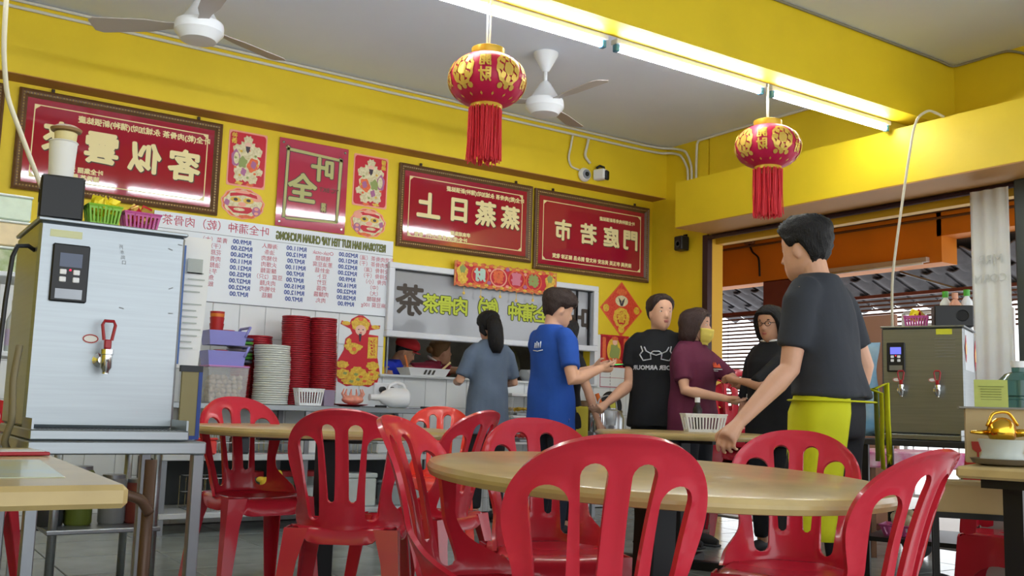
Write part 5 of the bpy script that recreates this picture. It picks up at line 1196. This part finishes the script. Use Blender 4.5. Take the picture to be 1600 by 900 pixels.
# ================================================================== people
def V(*a): return Vector(a)
def rings(mb, L, n=20):
    vs = []; fs = []; k = len(L)
    for c, rx, ry in L:
        for j in range(n):
            a = 2*PI*j/n; ca, sa = math.cos(a), math.sin(a)
            vs.append((c[0]+rx*math.copysign(abs(ca)**.85, ca), c[1]+ry*math.copysign(abs(sa)**.85, sa), c[2]))
    for i in range(k-1):
        for j in range(n): fs.append((i*n+j, i*n+(j+1) % n, (i+1)*n+(j+1) % n, (i+1)*n+j))
    fs += [tuple(reversed(range(n))), tuple(range((k-1)*n, k*n))]
    return mb.add(vs, fs)
def remesh(mb, vox, it=3, fac=.5, name='m', mats=None, disp=None):
    me = mb.mesh(name, mats, False, False); sc_ = bpy.data.scenes.new('work'); ob = bpy.data.objects.new('tmp', me); sc_.collection.objects.link(ob)
    r = ob.modifiers.new('r', 'REMESH'); r.mode = 'VOXEL'; r.voxel_size = vox
    if it: s = ob.modifiers.new('s', 'SMOOTH'); s.iterations = it; s.factor = fac
    vl = sc_.view_layers[0]; vl.update(); out = bpy.data.meshes.new_from_object(ob.evaluated_get(vl.depsgraph)); out.name = name
    bpy.data.objects.remove(ob); bpy.data.meshes.remove(me); bpy.data.scenes.remove(sc_)
    if disp:
        for v in out.vertices: v.co += v.normal*disp(v.co)
    out.materials.clear(); out.materials.append(mats)
    out.polygons.foreach_set('material_index', [0]*len(out.polygons))
    out.polygons.foreach_set('use_smooth', [True]*len(out.polygons)); return out
HEADT = [(-.04, .012, .055, -.015), (0, .026, .074, .0), (.08, .043, .086, .02), (.2, .058, .091, .05), (.35, .066, .090, .076), (.5, .072, .088, .092), (.65, .076, .092, .101), (.8, .071, .086, .097), (.92, .052, .064, .072), (.985, .027, .034, .038), (1.0, .006, .008, .01)]
def headr(t):
    t = min(max(t, -.04), 1)
    for a, b in zip(HEADT, HEADT[1:]):
        if t <= b[0]:
            k = (t-a[0])/(b[0]-a[0]); return [(a[i]+(b[i]-a[i])*k)*1.06 for i in (1, 2, 3)]
    return HEADT[-1][1:]
HH = .238
def headp(th, t, off=0, lowfix=False):      # th 0 = face, + towards the right ear ; origin = head centre
    tt = max(t, .45) if lowfix else t
    rx, yf, yb = headr(tt); c, s = math.cos(th), math.sin(th)
    y = (yf if c > 0 else yb)*math.copysign(abs(c)**.9, c); x = rx*math.copysign(abs(s)**.9, s)
    p = V(x, y, (t-.5)*HH)
    if off:
        d = V(x, y, (tt-.5)*HH*.8); d = d.normalized() if d.length > 1e-6 else V(0, 0, 1); p = p+d*off
    return p
def hand(mb, w, fdir, nrm, side, curl=.35, spread=.12, s=1.0, fist=False):
    f = fdir.normalized(); n = (nrm-f*nrm.dot(f)).normalized(); x = f.cross(n)*side    # x towards the thumb
    def pt(a, b, c): return w+f*a*s+x*b*s+n*c*s
    b = MB()
    mb.tube([pt(-.01, 0, 0), pt(.02, 0, 0), pt(.055, 0, 0), pt(.088, -.002, 0), pt(.098, -.002, 0)], [.024*s, .028*s, .034*s, .036*s, .030*s], 10)
    for k, (bx_, L_, r) in enumerate(((.030, .072, .0084), (.0095, .080, .0088), (-.0115, .074, .0084), (-.031, .058, .0074))):
        p = pt(.085, bx_, 0); a = 0; ang = spread*(bx_/.03); path = [pt(.06, bx_*.8, 0), p]
        for q, (fr, cc) in enumerate(((.45, 1.0), (.32, 1.15), (.23, .8))):
            a += curl*cc*(1+.12*k); d = f*math.cos(a)+n*math.sin(a)+x*math.sin(ang)*.5; d.normalize(); path.append(path[-1]+d*L_*fr*s)
        mb.tube(path, [r*s*1.1, r*s*1.1, r*s, r*s*.92, r*s*.75], 8)
    tc = .9 if fist else .45
    path = [pt(.02, .022, .004), pt(.045, .042, .012)]; d = f*.75+x*.6+n*.35*tc; path.append(path[-1]+d.normalized()*.032*s); d = f*.9+x*(.2-.6*tc)+n*.6*tc; path.append(path[-1]+d.normalized()*.028*s)
    mb.tube(path, [.014*s, .012*s, .0105*s, .008*s], 8)
SKIN = mat('skin', 'd9a88c', .5, noise=.04, ns=20); SKIN2 = mat('skin_tan', 'c08f72', .5, noise=.04, ns=20)
HAIRB = mat('black_hair', '0c0b0e', .6, bump=.5, bs=60, stretch=(4, 4, .6)); HAIRD = mat('dark_brown_hair', '33231f', .45, bump=.5, bs=60, stretch=(4, 4, .6))
EYEW = mat('eye_white', 'e6e2dc', .3); IRIS = mat('dark_iris', '1d1512', .2); LIP = mat('lip', 'b0645c', .5)
def cloth(name, c, n=.06): return mat(name, c, .85, noise=n, ns=6, bump=.22, bs=9)
def person(label, loc, rz, Ht, shirt, pants, skin=SKIN, hairm=HAIRB, hair='short', pose=None, lean=0, headrot=(0, 0), fat=1.0, sleeve=.62, hem=.80, shoes='2a2a2e', hands=None, female=False, world=None, vox=.0075, collar=None, extra=None, face=True, neckopen=0):
    t = thing('person', label, 'person', loc, rz); s = Ht/1.70
    J = dict(pel=V(0, 0, .92), che=V(0, .005, 1.25), neb=V(0, -.012, 1.42), shL=V(-.170, -.012, 1.372), shR=V(.170, -.012, 1.372), elL=V(-.235, -.04, 1.12), elR=V(.235, -.04, 1.12), wrL=V(-.25, .05, .875), wrR=V(.25, .05, .875),
             hiL=V(-.088, 0, .90), hiR=V(.088, 0, .90), knL=V(-.095, .02, .49), knR=V(.095, .02, .49), anL=V(-.10, -.02, .085), anR=V(.10, -.02, .085))
    if female:
        for k in ('shL', 'shR'): J[k].x *= .9
    Rl = Matrix.Rotation(-lean, 3, 'X'); piv = V(0, 0, .95)
    up = lambda p: piv+Rl @ (p-piv)
    for k in ('che', 'neb', 'shL', 'shR', 'elL', 'elR', 'wrL', 'wrR'): J[k] = up(J[k])
    hc = up(V(0, .022, 1.70-HH/2-.006))
    if pose:
        for k, v in pose.items(): J[k] = Vector(v)
    if world:
        inv = Matrix.Translation(loc) @ Matrix.Rotation(rz, 4, 'Z'); inv = inv.inverted()
        for k, v in world.items(): J[k] = (inv @ Vector(v))/s
    hy, hp = headrot; RH = (Rl if abs(lean) < .01 else Matrix.Rotation(-lean*.5, 3, 'X')) @ Matrix.Rotation(hy, 3, 'Z') @ Matrix.Rotation(hp, 3, 'X')
    HP = lambda p: hc+V(0, -.02, -.06)+RH @ (p-V(0, -.02, -.06))
    # ---- skin body, one continuous surface
    b = MB()
    tor = [(.86, .130, .09, 0), (.92, .140, .095, 0), (1.0, .138, .098, 0), (1.08, .138, .10, .002), (1.2, .150, .11, .004), (1.3, .158, .108, 0), (1.37, .148, .088, -.008), (1.42, .105, .070, -.014), (1.455, .066, .060, -.014)]
    L = []
    for z, rx, ry, yo in tor: L.append((up(V(0, yo, z)) if z > .95 else V(0, yo, z), rx*fat, ry*fat))
    rings(b, L)
    nk = up(V(0, -.012, 1.41)); b.tube([nk, nk.lerp(HP(V(0, -.025, -.05)), .5), HP(V(0, -.022, -.03))], [.06*(.9 if female else 1), .053*(.88 if female else 1), .055], 14)
    vs = []; fs = []; n = 24; TT = [-.04, 0, .05, .1, .18, .28, .38, .48, .58, .68, .78, .86, .92, .96, .99, 1.0]
    for tq in TT:
        for j in range(n): vs.append(HP(headp(2*PI*j/n, tq)))
    for i in range(len(TT)-1):
        for j in range(n): fs.append((i*n+j, i*n+(j+1) % n, (i+1)*n+(j+1) % n, (i+1)*n+j))
    fs += [tuple(range(n)), tuple(reversed(range((len(TT)-1)*n, len(TT)*n)))]
    b.add(vs, [tuple(reversed(f)) for f in fs])
    b.tube([HP(V(0, .082, .01)), HP(V(0, .098, -.015)), HP(V(0, .106, -.032)), HP(V(0, .088, -.042))], [.008, .011, .0145, .012], 8)     # nose
    for sx in (-1, 1):
        b.ball(HP(V(sx*.013, .092, -.036)), (.009, .01, .008), 8, 6)
        b.ball(HP(V(sx*.075, -.005, -.012)), (.009, .019, .031), 10, 8, R=RH @ Matrix.Rotation(sx*-.35, 3, 'Z'))
    b.ball(HP(V(0, .086, -.066)), (.022, .012, .010), 10, 6)
    ar = 1.0 if not female else .88; ar *= fat**.5
    for q in 'LR':
        sh, el, wr = J['sh'+q], J['el'+q], J['wr'+q]
        b.tube([sh.lerp(J['neb'], .25), sh, sh.lerp(el, .35), sh.lerp(el, .75), el, el.lerp(wr, .25), el.lerp(wr, .6), wr], [.034*ar, .044*ar, .046*ar, .043*ar, .040*ar, .043*ar, .034*ar, (.027*ar, .022*ar)], 14)
        hi, kn, an = J['hi'+q], J['kn'+q], J['an'+q]
        b.tube([hi+V(0, 0, .03), hi.lerp(kn, .3), hi.lerp(kn, .75), kn, kn.lerp(an, .3), kn.lerp(an, .7), an, an+V(0, 0, -.04)], [.088*fat, .085*fat, .064, .055, .056, .042, .036, .038], 14)
        b.tube([an+V(0, -.045, -.055), an+V(0, .03, -.05), an+V(0, .10, -.06), an+V(0, .16, -.065)], [.028, (.034, .036), (.024, .04), (.015, .03)], 10)
        h = (hands or {}).get(q, {}); fd = h.get('dir'); fd = Vector(fd) if fd is not None else (wr-el)
        nr = Vector(h.get('n', (-1 if q == 'R' else 1, .2, 0)))
        hand(b, wr, fd, nr, h.get('side', 1 if q == 'R' else -1), h.get('curl', .35), s=1.0 if not female else .92, fist=h.get('fist', False))
    ob = link('body', remesh(b, vox, 2, .5, 'body', skin), t); ob.scale = (s, s, s)
    def child(name, me): o = link(name, me, t); o.scale = (s, s, s); return o
    # ---- shirt
    b = MB(); g = .017; L = []
    for z, rx, ry, yo in ((hem, .186, .140, 0), (max(.86, hem+.015), .183, .138, 0), (max(.92, hem+.03), .180, .135, 0), (1.0, .172, .130, 0), (1.1, .160, .12, .002), (1.2, .166, .124, .006), (1.3, .170, .122, .002), (1.36, .160, .104, -.008), (1.40, .138, .090, -.012), (1.435, .104, .080, -.014), (1.462, .076, .072, -.014)):
        L.append((up(V(0, yo, z)) if z > .95 else V(0, yo, z), rx*fat, ry*fat))
    rings(b, L)
    for q in 'LR':
        sh, el, wr = J['sh'+q], J['el'+q], J['wr'+q]; e = sh.lerp(el, sleeve) if sleeve <= 1 else el.lerp(wr, sleeve-1)
        b.tube([sh.lerp(J['neb'], .55)+V(0, 0, -.015), sh.lerp(J['neb'], .2)+V(0, 0, -.004), sh.lerp(e, .18), sh.lerp(e, .55), e], [.058*ar, .068*ar, .070*ar, .068*ar, .064*ar], 14)
    rr = random.Random(int(Ht*1000+loc[0]*10)); ph = [rr.uniform(0, 6) for _ in range(4)]
    fold = lambda c: .006*math.sin(c.z*16+c.x*22+ph[0])*math.sin(c.y*14+c.z*7+ph[1])*sstep(1.36, 1.15, c.z)+.005*math.sin(c.x*30+c.y*18+ph[2])*sstep(1.0, .82, c.z)
    sm = remesh(b, .014, 3, .5, 'shirt', shirt, fold); child('shirt', sm)
    from mathutils.bvhtree import BVHTree
    bv = BVHTree.FromPolygons([v.co.copy() for v in sm.vertices], [tuple(p.vertices) for p in sm.polygons])
    def surf(u, v, front=True, d=.003):
        h_ = bv.ray_cast(V(u, .6 if front else -.6, v), V(0, -1 if front else 1, 0))[0]
        return (h_ + V(0, d if front else -d, 0)) if h_ is not None else V(u, .13 if front else -.13, v)
    if collar:
        b = MB(); c0 = up(V(0, -.008, 1.462)); b.tube([c0+Rl @ V(.078*math.sin(a), .075*math.cos(a), -.012*math.cos(a)) for a in [2*PI*k/20 for k in range(20)]], [(.014, .008)]*20, 8, closed=True); child('collar', b.mesh('collar', collar, True))
    # ---- trousers and shoes
    b = MB(); rings(b, [(V(0, 0, .80), .150*fat, .108*fat), (V(0, 0, .9), .158*fat, .112*fat), (V(0, 0, 1.0), .150*fat, .108*fat)])
    for q in 'LR':
        hi, kn, an = J['hi'+q], J['kn'+q], J['an'+q]; b.tube([hi, hi.lerp(kn, .3), hi.lerp(kn, .8), kn, kn.lerp(an, .4), kn.lerp(an, .95)], [.088*fat, .088*fat, .078, .072, .066, .056], 14)
    child('trousers', remesh(b, .021, 2, .5, 'trousers', pants))
    SHM = mat('shoe_'+shoes, shoes, .6)
    for q in 'LR':
        an = J['an'+q]; b = MB(); b.tube([an+V(0, -.065, -.052), an+V(0, -.02, -.035), an+V(0, .05, -.04), an+V(0, .12, -.055), an+V(0, .175, -.062)], [.026, (.042, .04), (.038, .045), (.026, .045), (.014, .028)], 12); b.box(an+V(0, .055, -.077), (.085, .25, .016), b=.006); child('shoe', b.mesh('shoe', SHM, SM))
    # ---- face
    if face:
        for sx in (-1, 1):
            b = MB(); b.ball(HP(V(sx*.031, .0795, .004)), (.0135, .007, .0068), 12, 8, 0, RH); b.ball(HP(V(sx*.031, .0845, .004)), (.0062, .0035, .0060), 10, 6, 1, RH); b.ball(HP(V(sx*.031, .080, .0115)), (.0165, .008, .004), 10, 6, 2, RH); child('eye', b.mesh('eye', [EYEW, IRIS, skin], True))
            b = MB(); b.tube([HP(V(sx*.014, .090, .024)), HP(V(sx*.032, .088, .030)), HP(V(sx*.050, .074, .026))], [.0035, .0042, .0022], 6); child('eyebrow', b.mesh('eyebrow', hairm, True))
        b = MB(); b.ball(HP(V(0, .0955, -.062)), (.021, .006, .0042), 12, 6, 0, RH); b.ball(HP(V(0, .0945, -.070)), (.018, .006, .0050), 12, 6, 0, RH); child('lips', b.mesh('lips', LIP, True))
    # ---- hair
    def shell(line, thk, lowfix, nz=.004, n=48, m=14, mt=hairm):
        r_ = random.Random(5); vs = []; fs = []; b = MB()
        for k, inner in enumerate((False, True)):
            for i in range(m+1):
                for j in range(n):
                    th = 2*PI*j/n-PI; tl = line(th); tq = tl+(1.0-tl)*(i/m)**.9
                    off = -.012 if inner else thk(th, tq)*(.25+.75*min(1, (i+.4)/2.5))+(r_.uniform(-nz, nz) if i < m else 0)
                    vs.append(HP(headp(th, tq, off, lowfix)))
        N = (m+1)*n
        for i in range(m):
            for j in range(n):
                j2 = (j+1) % n; fs += [(i*n+j, i*n+j2, (i+1)*n+j2, (i+1)*n+j), (N+i*n+j, N+(i+1)*n+j, N+(i+1)*n+j2, N+i*n+j2)]
        for j in range(n): j2 = (j+1) % n; fs.append((j, N+j, N+j2, j2))
        fs += [tuple(range(m*n, (m+1)*n)), tuple(reversed(range(N+m*n, N+(m+1)*n)))]
        return b.add(vs, fs)
    def tab(*T):
        def f(th):
            a = abs(th)*180/PI
            for (x0, y0), (x1, y1) in zip(T, T[1:]):
                if a <= x1: return y0+(y1-y0)*(a-x0)/(x1-x0)
            return T[-1][1]
        return f
    if hair == 'short':       # cropped sides, tuft on top
        b = shell(tab((0, .80), (35, .80), (60, .66), (78, .52), (95, .60), (115, .42), (140, .22), (180, .18)), lambda th, tq: .012+.022*sstep(.6, .95, tq), False, .005)
    elif hair == 'fringe':
        b = shell(tab((0, .64), (40, .66), (62, .62), (80, .50), (95, .56), (115, .36), (140, .22), (180, .16)), lambda th, tq: .014+.020*sstep(.5, .9, tq), False, .005)
    elif hair == 'pony':
        b = shell(tab((0, .80), (40, .76), (65, .60), (95, .50), (120, .34), (180, .24)), lambda th, tq: .012+.008*sstep(.5, .9, tq), False, .002)
        q = [V(0, -.095, .02), V(0, -.125, .0), V(.006, -.13, -.06), V(.012, -.115, -.14), V(.018, -.10, -.20), V(.02, -.095, -.25)]; b.tube([HP(p) for p in q], [.05, .06, .064, .066, .060, .034], 12)
        b.tube([HP(V(-.072, -.02, .03)), HP(V(-.078, -.05, -.05)), HP(V(-.06, -.085, -.10))], [.02, .025, .012], 8); b.tube([HP(V(.072, -.02, .03)), HP(V(.078, -.05, -.05)), HP(V(.06, -.085, -.10))], [.02, .025, .012], 8)
    elif hair == 'bob':
        b = shell(tab((0, .78), (35, .76), (55, .60), (72, .30), (85, -.02), (180, -.14)), lambda th, tq: .016+.020*sstep(.95, .4, tq), True, .003)
    elif hair == 'bun':
        b = shell(tab((0, .88), (30, .85), (55, .70), (75, .56), (95, .50), (120, .34), (180, .2)), lambda th, tq: .010+.012*sstep(.5, .9, tq), False, .002)
        b.ball(HP(V(0, -.115, .03)), (.045, .04, .04), 12, 8)
    elif hair == 'cap':
        b = shell(tab((0, .66), (50, .66), (90, .54), (180, .2)), lambda th, tq: .008, False, .002)
        cm = mat('red_cap', 'c0242c', .8); b2 = shell(tab((0, .70), (60, .68), (110, .60), (180, .55)), lambda th, tq: .022+.016*sstep(.6, .9, tq), False, .0)
        b2.prism([(.08*math.sin(a)*1.05, .07+.075*math.cos(a)) for a in [-1.5+3*k/12 for k in range(13)]], .040, .048, lambda u, v, d: HP(V(u, v, d-.01*abs(u)/.08))); child('cap', b2.mesh('cap', cm, SM))
    child('hair', b.mesh('hair', hairm, math.radians(70)))
    if extra: extra(t, child, HP, J, surf, s)
    return t
W = lambda *a: a
# woman in grey at the hatch
GREYT = cloth('grey_blue_shirt', '64748a'); DKP = cloth('dark_trousers', '1d1f26', .1)
person('person in a grey-blue T-shirt with a black ponytail, back to the viewer at the hatch', (4.20, 6.52, 0), -.10, 1.64, GREYT, DKP, hair='pony', female=True, fat=1.0, sleeve=.85, hem=.70, headrot=(-.12, -.25),
       pose={'elL': (-.25, .02, 1.12), 'elR': (.25, .02, 1.12), 'wrL': (-.16, .25, 1.12), 'wrR': (.16, .25, 1.12)})
# young man in blue with a phone
BLUET = cloth('royal_blue_shirt', '2050ac'); SHORT = cloth('navy_shorts', '1c2233')
def blue_extra(t, child, HP, J, up, s):
    b = MB()
    for i, c in enumerate('bnal'): b.tube([up(-.035+i*.02, 1.30, False), up(-.035+i*.02, 1.335+.008*(i % 2), False)], .004, 6)
    b.tube([up(-.05, 1.285, False), up(0, 1.278, False), up(.05, 1.285, False)], .003, 6); child('back_print', b.mesh('back_print', WHITE, True))
P4L = (3.84, 5.20, 0)
t4 = person('person in a royal blue T-shirt looking down at a phone', P4L, math.radians(-88), 1.665, BLUET, SHORT, hairm=HAIRD, hair='fringe', fat=1.02, sleeve=.72, hem=.74, headrot=(-.28, -.26), shoes='2f5fae',
       world={'elR': (3.78, 4.90, 1.06), 'wrR': (4.03, 4.93, 1.15), 'elL': (3.98, 5.42, 1.08), 'wrL': (4.2, 5.22, 1.16)}, hands={'R': {'n': (-.3, .1, 1), 'dir': (-.1, 1, .15), 'curl': .42, 'side': 1}}, extra=blue_extra)
t = thing('mobile_phone', 'black phone with a green lit screen in the hand of the person in blue', 'phone', (4.15, 4.95, 1.175), .2); MB().box((0, 0, 0), (.15, .072, .009), R=Euler((0, -.12, 0)).to_matrix(), b=.003).build('phone_body', BLACK, t); MB().box((.04, 0, .0095), (.06, .06, .001), R=Euler((0, -.12, 0)).to_matrix()).build('screen', mat('green_screen', '40d060', .2, emit='30e060', es=1.2), t)
# person hidden behind the blue shirt
BLKT = cloth('black_shirt', '1b1d22')
def strap_extra(t, child, HP, J, up, s):
    b = MB(); b.tube([up(-.09, 1.38), up(-.06, 1.3), up(0, 1.15), up(.1, 1.02)], [(.02, .006)]*4, 8); child('bag_strap', b.mesh('bag_strap', BLACK, True))
    b = MB(); b.box((.16, .06, .86), (.03, .16, .26), b=.012); child('yellow_bag', b.mesh('yellow_bag', mat('yellow_bag', 'd6c83a', .6)))
person('person in a black shirt mostly hidden behind the royal blue shirt', (4.33, 5.74, 0), math.radians(-80), 1.56, BLKT, DKP, hair='bob', female=True, vox=.010, extra=strap_extra, world={'elR': (4.36, 5.47, 1.02), 'wrR': (4.42, 5.42, .80)})
# person in the black printed T-shirt
P6L = (4.74, 5.16, 0); P6R = math.radians(131)
def logo_extra(t, child, HP, J, up, s):
    def on(u, v, d): return up(u, v, True, .003+d)
    b = MB(); LT = .006
    for P in ([(-.115, 1.275), (-.09, 1.235), (-.035, 1.245), (-.04, 1.285), (-.02, 1.30), (.02, 1.30), (.04, 1.285), (.035, 1.245), (.09, 1.235), (.115, 1.275)], [(-.04, 1.285), (-.07, 1.30), (-.085, 1.33)], [(.04, 1.285), (.07, 1.30), (.085, 1.33)], [(-.115, 1.275), (-.095, 1.30), (-.10, 1.335)], [(.115, 1.275), (.095, 1.30), (.11, 1.335)], [(-.04, 1.285), (0, 1.272), (.04, 1.285)]):
        b.tube([on(u, v, .0) for u, v in P], LT*.8, 6)
    child('chest_emblem', b.mesh('chest_emblem', mat('shirt_print', 'c9ccd2', .6), True))
    b = MB(); write(b, 'UNDER ARMOUR', .042, 0, 1.185, lambda u, v, d: on(u, v, d), .001, .0015, mirror=False); child('chest_lettering', b.mesh('chest_lettering', mat('shirt_print', 'c9ccd2', .6), weld=False))
person('person in a black T-shirt with a white chest emblem beside the calendar', P6L, P6R, 1.70, cloth('black_print_shirt', '16181d'), DKP, hairm=HAIRD, hair='bun', fat=1.14, female=False, sleeve=.62, hem=.78, headrot=(.58, .02), extra=logo_extra,
       world={'elR': (4.58, 5.28, 1.07), 'wrR': (4.34, 5.24, .93)}, hands={'R': {'curl': .6, 'n': (.4, .2, .3)}})
t = thing('plastic_cup', 'clear plastic cup held by the person in the black emblem shirt', 'cup', (4.30, 5.14, .785)); MB().lathe([(.032, 0), (.045, .10), (.043, .10), (.03, .004), (0, .004)], n=20).build('cup_body', mat('cup_clear', 'd9dde0', .1, alpha=.4), t, SM); MB().lathe([(.03, .006), (.036, .05), (0, .05)], n=16).build('ice', mat('ice', 'b9b4c0', .2, trans=.3), t, SM)
# person with the yellow face mask
def mask_extra(t, child, HP, J, up, s):
    b = MB(); vs = []; n, m = 18, 10
    for i in range(m+1):
        for j in range(n+1):
            th = math.radians(-66+132*j/n); tq = -.05+.46*i/m
            o = .007+.020*math.exp(-(th/.30)**2)*sstep(-.05, .30, tq)+.010*math.exp(-(th/.5)**2)+(.002 if i % 3 == 0 else 0); vs.append(HP(headp(th, max(tq, .0), o)+V(0, 0, min(0, tq)*HH)))
    fs = [(i*(n+1)+j, i*(n+1)+j+1, (i+1)*(n+1)+j+1, (i+1)*(n+1)+j) for i in range(m) for j in range(n)]
    o = child('face_mask', b.add(vs, fs).mesh('face_mask', mat('mask_yellow', 'e3cf62', .7), True)); o.modifiers.new('thickness', 'SOLIDIFY').thickness = .002
    for sx in (-1, 1): b = MB(); b.tube([HP(headp(sx*1.15, .36, .006)), HP(V(sx*.079, .012, .012)), HP(V(sx*.082, -.018, -.005)), HP(V(sx*.079, .005, -.045)), HP(headp(sx*1.15, .04, .008))], .0016, 5); child('ear_loop', b.mesh('ear_loop', mat('loop_dark', '3a3638', .6), True))
    b = MB(); L = lambda u, v, d: up(u, v, True, .001+d); b.prism([(-.10, 1.27), (-.045, 1.27), (-.04, 1.30), (-.055, 1.285), (-.06, 1.31), (-.072, 1.285), (-.085, 1.31), (-.09, 1.285), (-.105, 1.30)], .0, .004, L); child('chest_logo', b.mesh('chest_logo', mat('logo_orange', 'd8542a', .6)))
    b = MB(); b.tube([up(-.10, 1.258), up(-.07, 1.258), up(-.045, 1.258)], .0035, 6); b.tube([up(-.09, 1.246), up(-.07, 1.246), up(-.052, 1.246)], .003, 6); child('chest_lettering', b.mesh('chest_lettering', WHITE))
P7L = (4.82, 4.90, 0)
person('person in a maroon T-shirt wearing a yellow face mask', P7L, math.radians(-168), 1.60, cloth('maroon_shirt', '62223e'), DKP, hairm=mat('brown_bob', '3a2622', .45, bump=.5, bs=60, stretch=(4, 4, .6)), hair='bob', fat=1.16, female=True, sleeve=.75, hem=.78, headrot=(.34, -.02), extra=mask_extra,
       world={'elR': (4.63, 4.78, 1.03), 'wrR': (4.83, 4.60, .985), 'elL': (5.02, 4.66, 1.08), 'wrL': (5.02, 4.50, 1.17)}, hands={'R': {'n': (0, .2, 1), 'curl': .25, 'side': 1}, 'L': {'n': (0, .6, .6), 'curl': .35}})
t = thing('paper_slip', 'white paper slip in the hand of the masked person', 'paper', (4.98, 4.49, .99), -.7); MB().box((0, 0, 0), (.11, .07, .002), R=Euler((.5, .25, 0)).to_matrix()).build('slip', PAPER, t)
# person in black at the doorway
def glasses_extra(t, child, HP, J, up, s):
    for sx in (-1, 1): b = MB(); b.tube([HP(V(sx*.033+.022*math.cos(a), .098, .003+.017*math.sin(a))) for a in [2*PI*k/14 for k in range(14)]], .002, 5, closed=True); b.tube([HP(V(sx*.055, .096, .008)), HP(V(sx*.078, .0, .008))], .002, 5); child('glasses_rim', b.mesh('glasses_rim', BLACK))
    b = MB(); b.tube([HP(V(-.012, .100, .006)), HP(V(.012, .100, .006))], .002, 5); child('glasses_bridge', b.mesh('glasses_bridge', BLACK))
person('person in black with glasses, partly hidden behind the man in the apron', (5.035, 4.385, 0), math.radians(96), 1.60, cloth('black_blouse', '14161b'), DKP, skin=SKIN2, hair='bob', female=True, vox=.0085, fat=1.08, sleeve=1.3, hem=.72, headrot=(.1, -.1), collar=WHITE, extra=glasses_extra,
       world={'elL': (4.80, 4.24, 1.06), 'wrL': (4.78, 4.44, 1.10)})
# man with the yellow apron
APR = mat('apron_yellow', 'd3d61a', .75, noise=.05, bump=.2, bs=8)
def apron_extra(t, child, HP, J, up, s):
    b = MB(); vs = []; n, m = 36, 12
    for i in range(m+1):
        z = .995-.58*i/m; g_ = .84+.16*sstep(.965, .925, z)
        for j in range(n+1):
            a = math.radians(-150+22*(i/m)+(245-30*(i/m))*j/n); k = 1+.03*math.sin(j*1.1)*(i/m); vs.append((.204*math.sin(a)*k*g_, .156*math.cos(a)*k*g_+.02*i/m, z))
    fs = [(i*(n+1)+j, i*(n+1)+j+1, (i+1)*(n+1)+j+1, (i+1)*(n+1)+j) for i in range(m) for j in range(n)]
    o = child('apron', b.add(vs, fs).mesh('apron', APR, True)); o.modifiers.new('thickness', 'SOLIDIFY').thickness = .004
    b = MB(); b.tube([(.198*math.sin(a), .152*math.cos(a), .945) for a in [2*PI*k/32 for k in range(32)]], [(.013, .004)]*32, 6, closed=True); child('apron_string', b.mesh('apron_string', APR, True))
    for k, (x, y) in enumerate(((.17, -.09), (.19, -.06), (.15, -.12))):
        b = MB(); b.tube([(x-.02, y, 1.0), (x+.03, y-.03, .985+.02*k), (x+.035, y-.03, .88), (x+.03+.012*k, y-.03, .78-.04*k), (x+.04, y-.03, .68+.03*k)], [(.014, .004)]*5, 6); child('apron_tie', b.mesh('apron_tie', APR if k != 1 else mat('apron_tie_dark', '6f7a2a', .8), True))
P9L = (3.275, 2.55, 0)
person('person in a dark grey T-shirt and yellow apron walking in the foreground', P9L, math.radians(14), 1.70, cloth('charcoal_shirt', '33373f'), cloth('black_work_trousers', '23252b'), hair='short', fat=1.04, sleeve=.74, hem=.955, headrot=(-.10, -.02), lean=.13, vox=.005, extra=apron_extra,
       world={'elL': (3.06, 2.58, 1.065), 'wrL': (2.84, 2.64, .85)}, hands={'L': {'curl': .62, 'n': (.5, .15, -.75), 'fist': True, 'dir': (-.62, .12, -.55), 'side': -1}}, pose={'elR': (.25, -.03, 1.10), 'wrR': (.255, .05, .86), 'anL': (-.11, .16, .085), 'knL': (-.10, .12, .49)})
# kitchen
person('person in a blue shirt and red cap bending in the kitchen', (3.84, 7.66, 0), math.radians(-135), 1.49, cloth('cobalt_shirt', '2036b8'), DKP, skin=SKIN2, hair='cap', vox=.0095, lean=.30, headrot=(.2, -.30), world={'wrR': (3.70, 7.42, 1.15), 'wrL': (3.98, 7.42, 1.15), 'elR': (3.66, 7.58, 1.18), 'elL': (4.08, 7.56, 1.18)})
person('person in a maroon polo with white collar leaning in the kitchen', (4.20, 7.76, 0), math.radians(-112), 1.53, cloth('crimson_polo', '8e2440'), DKP, skin=SKIN2, hairm=mat('light_brown_hair', '7a5a34', .5, bump=.4, bs=60, stretch=(4, 4, .6)), hair='bun', female=True, fat=1.1, vox=.0095, lean=.42, sleeve=.7, headrot=(.28, .30), collar=WHITE, world={'wrR': (3.98, 7.42, 1.15), 'wrL': (4.60, 7.42, 1.15), 'elR': (4.0, 7.60, 1.19), 'elL': (4.60, 7.60, 1.2)})

t = thing('tube_lamp', 'added tube lamp, out of view, brightening the kitchen behind the hatch', 'lamp', (4.7, 8.3, 2.7)); bx(-.62, .62, -.03, .03, 0, .75, b=.004).build('batten', WHITE, t); MB().tube([(-.585, 0, -.03), (.585, 0, -.03)], .016, 12).build('tube', mat('kitchen_fill_tube', 'ffffff', .4, emit='f4f9ff', es=14), t, True)  # added unseen lamp to brighten the two people in the dark kitchen
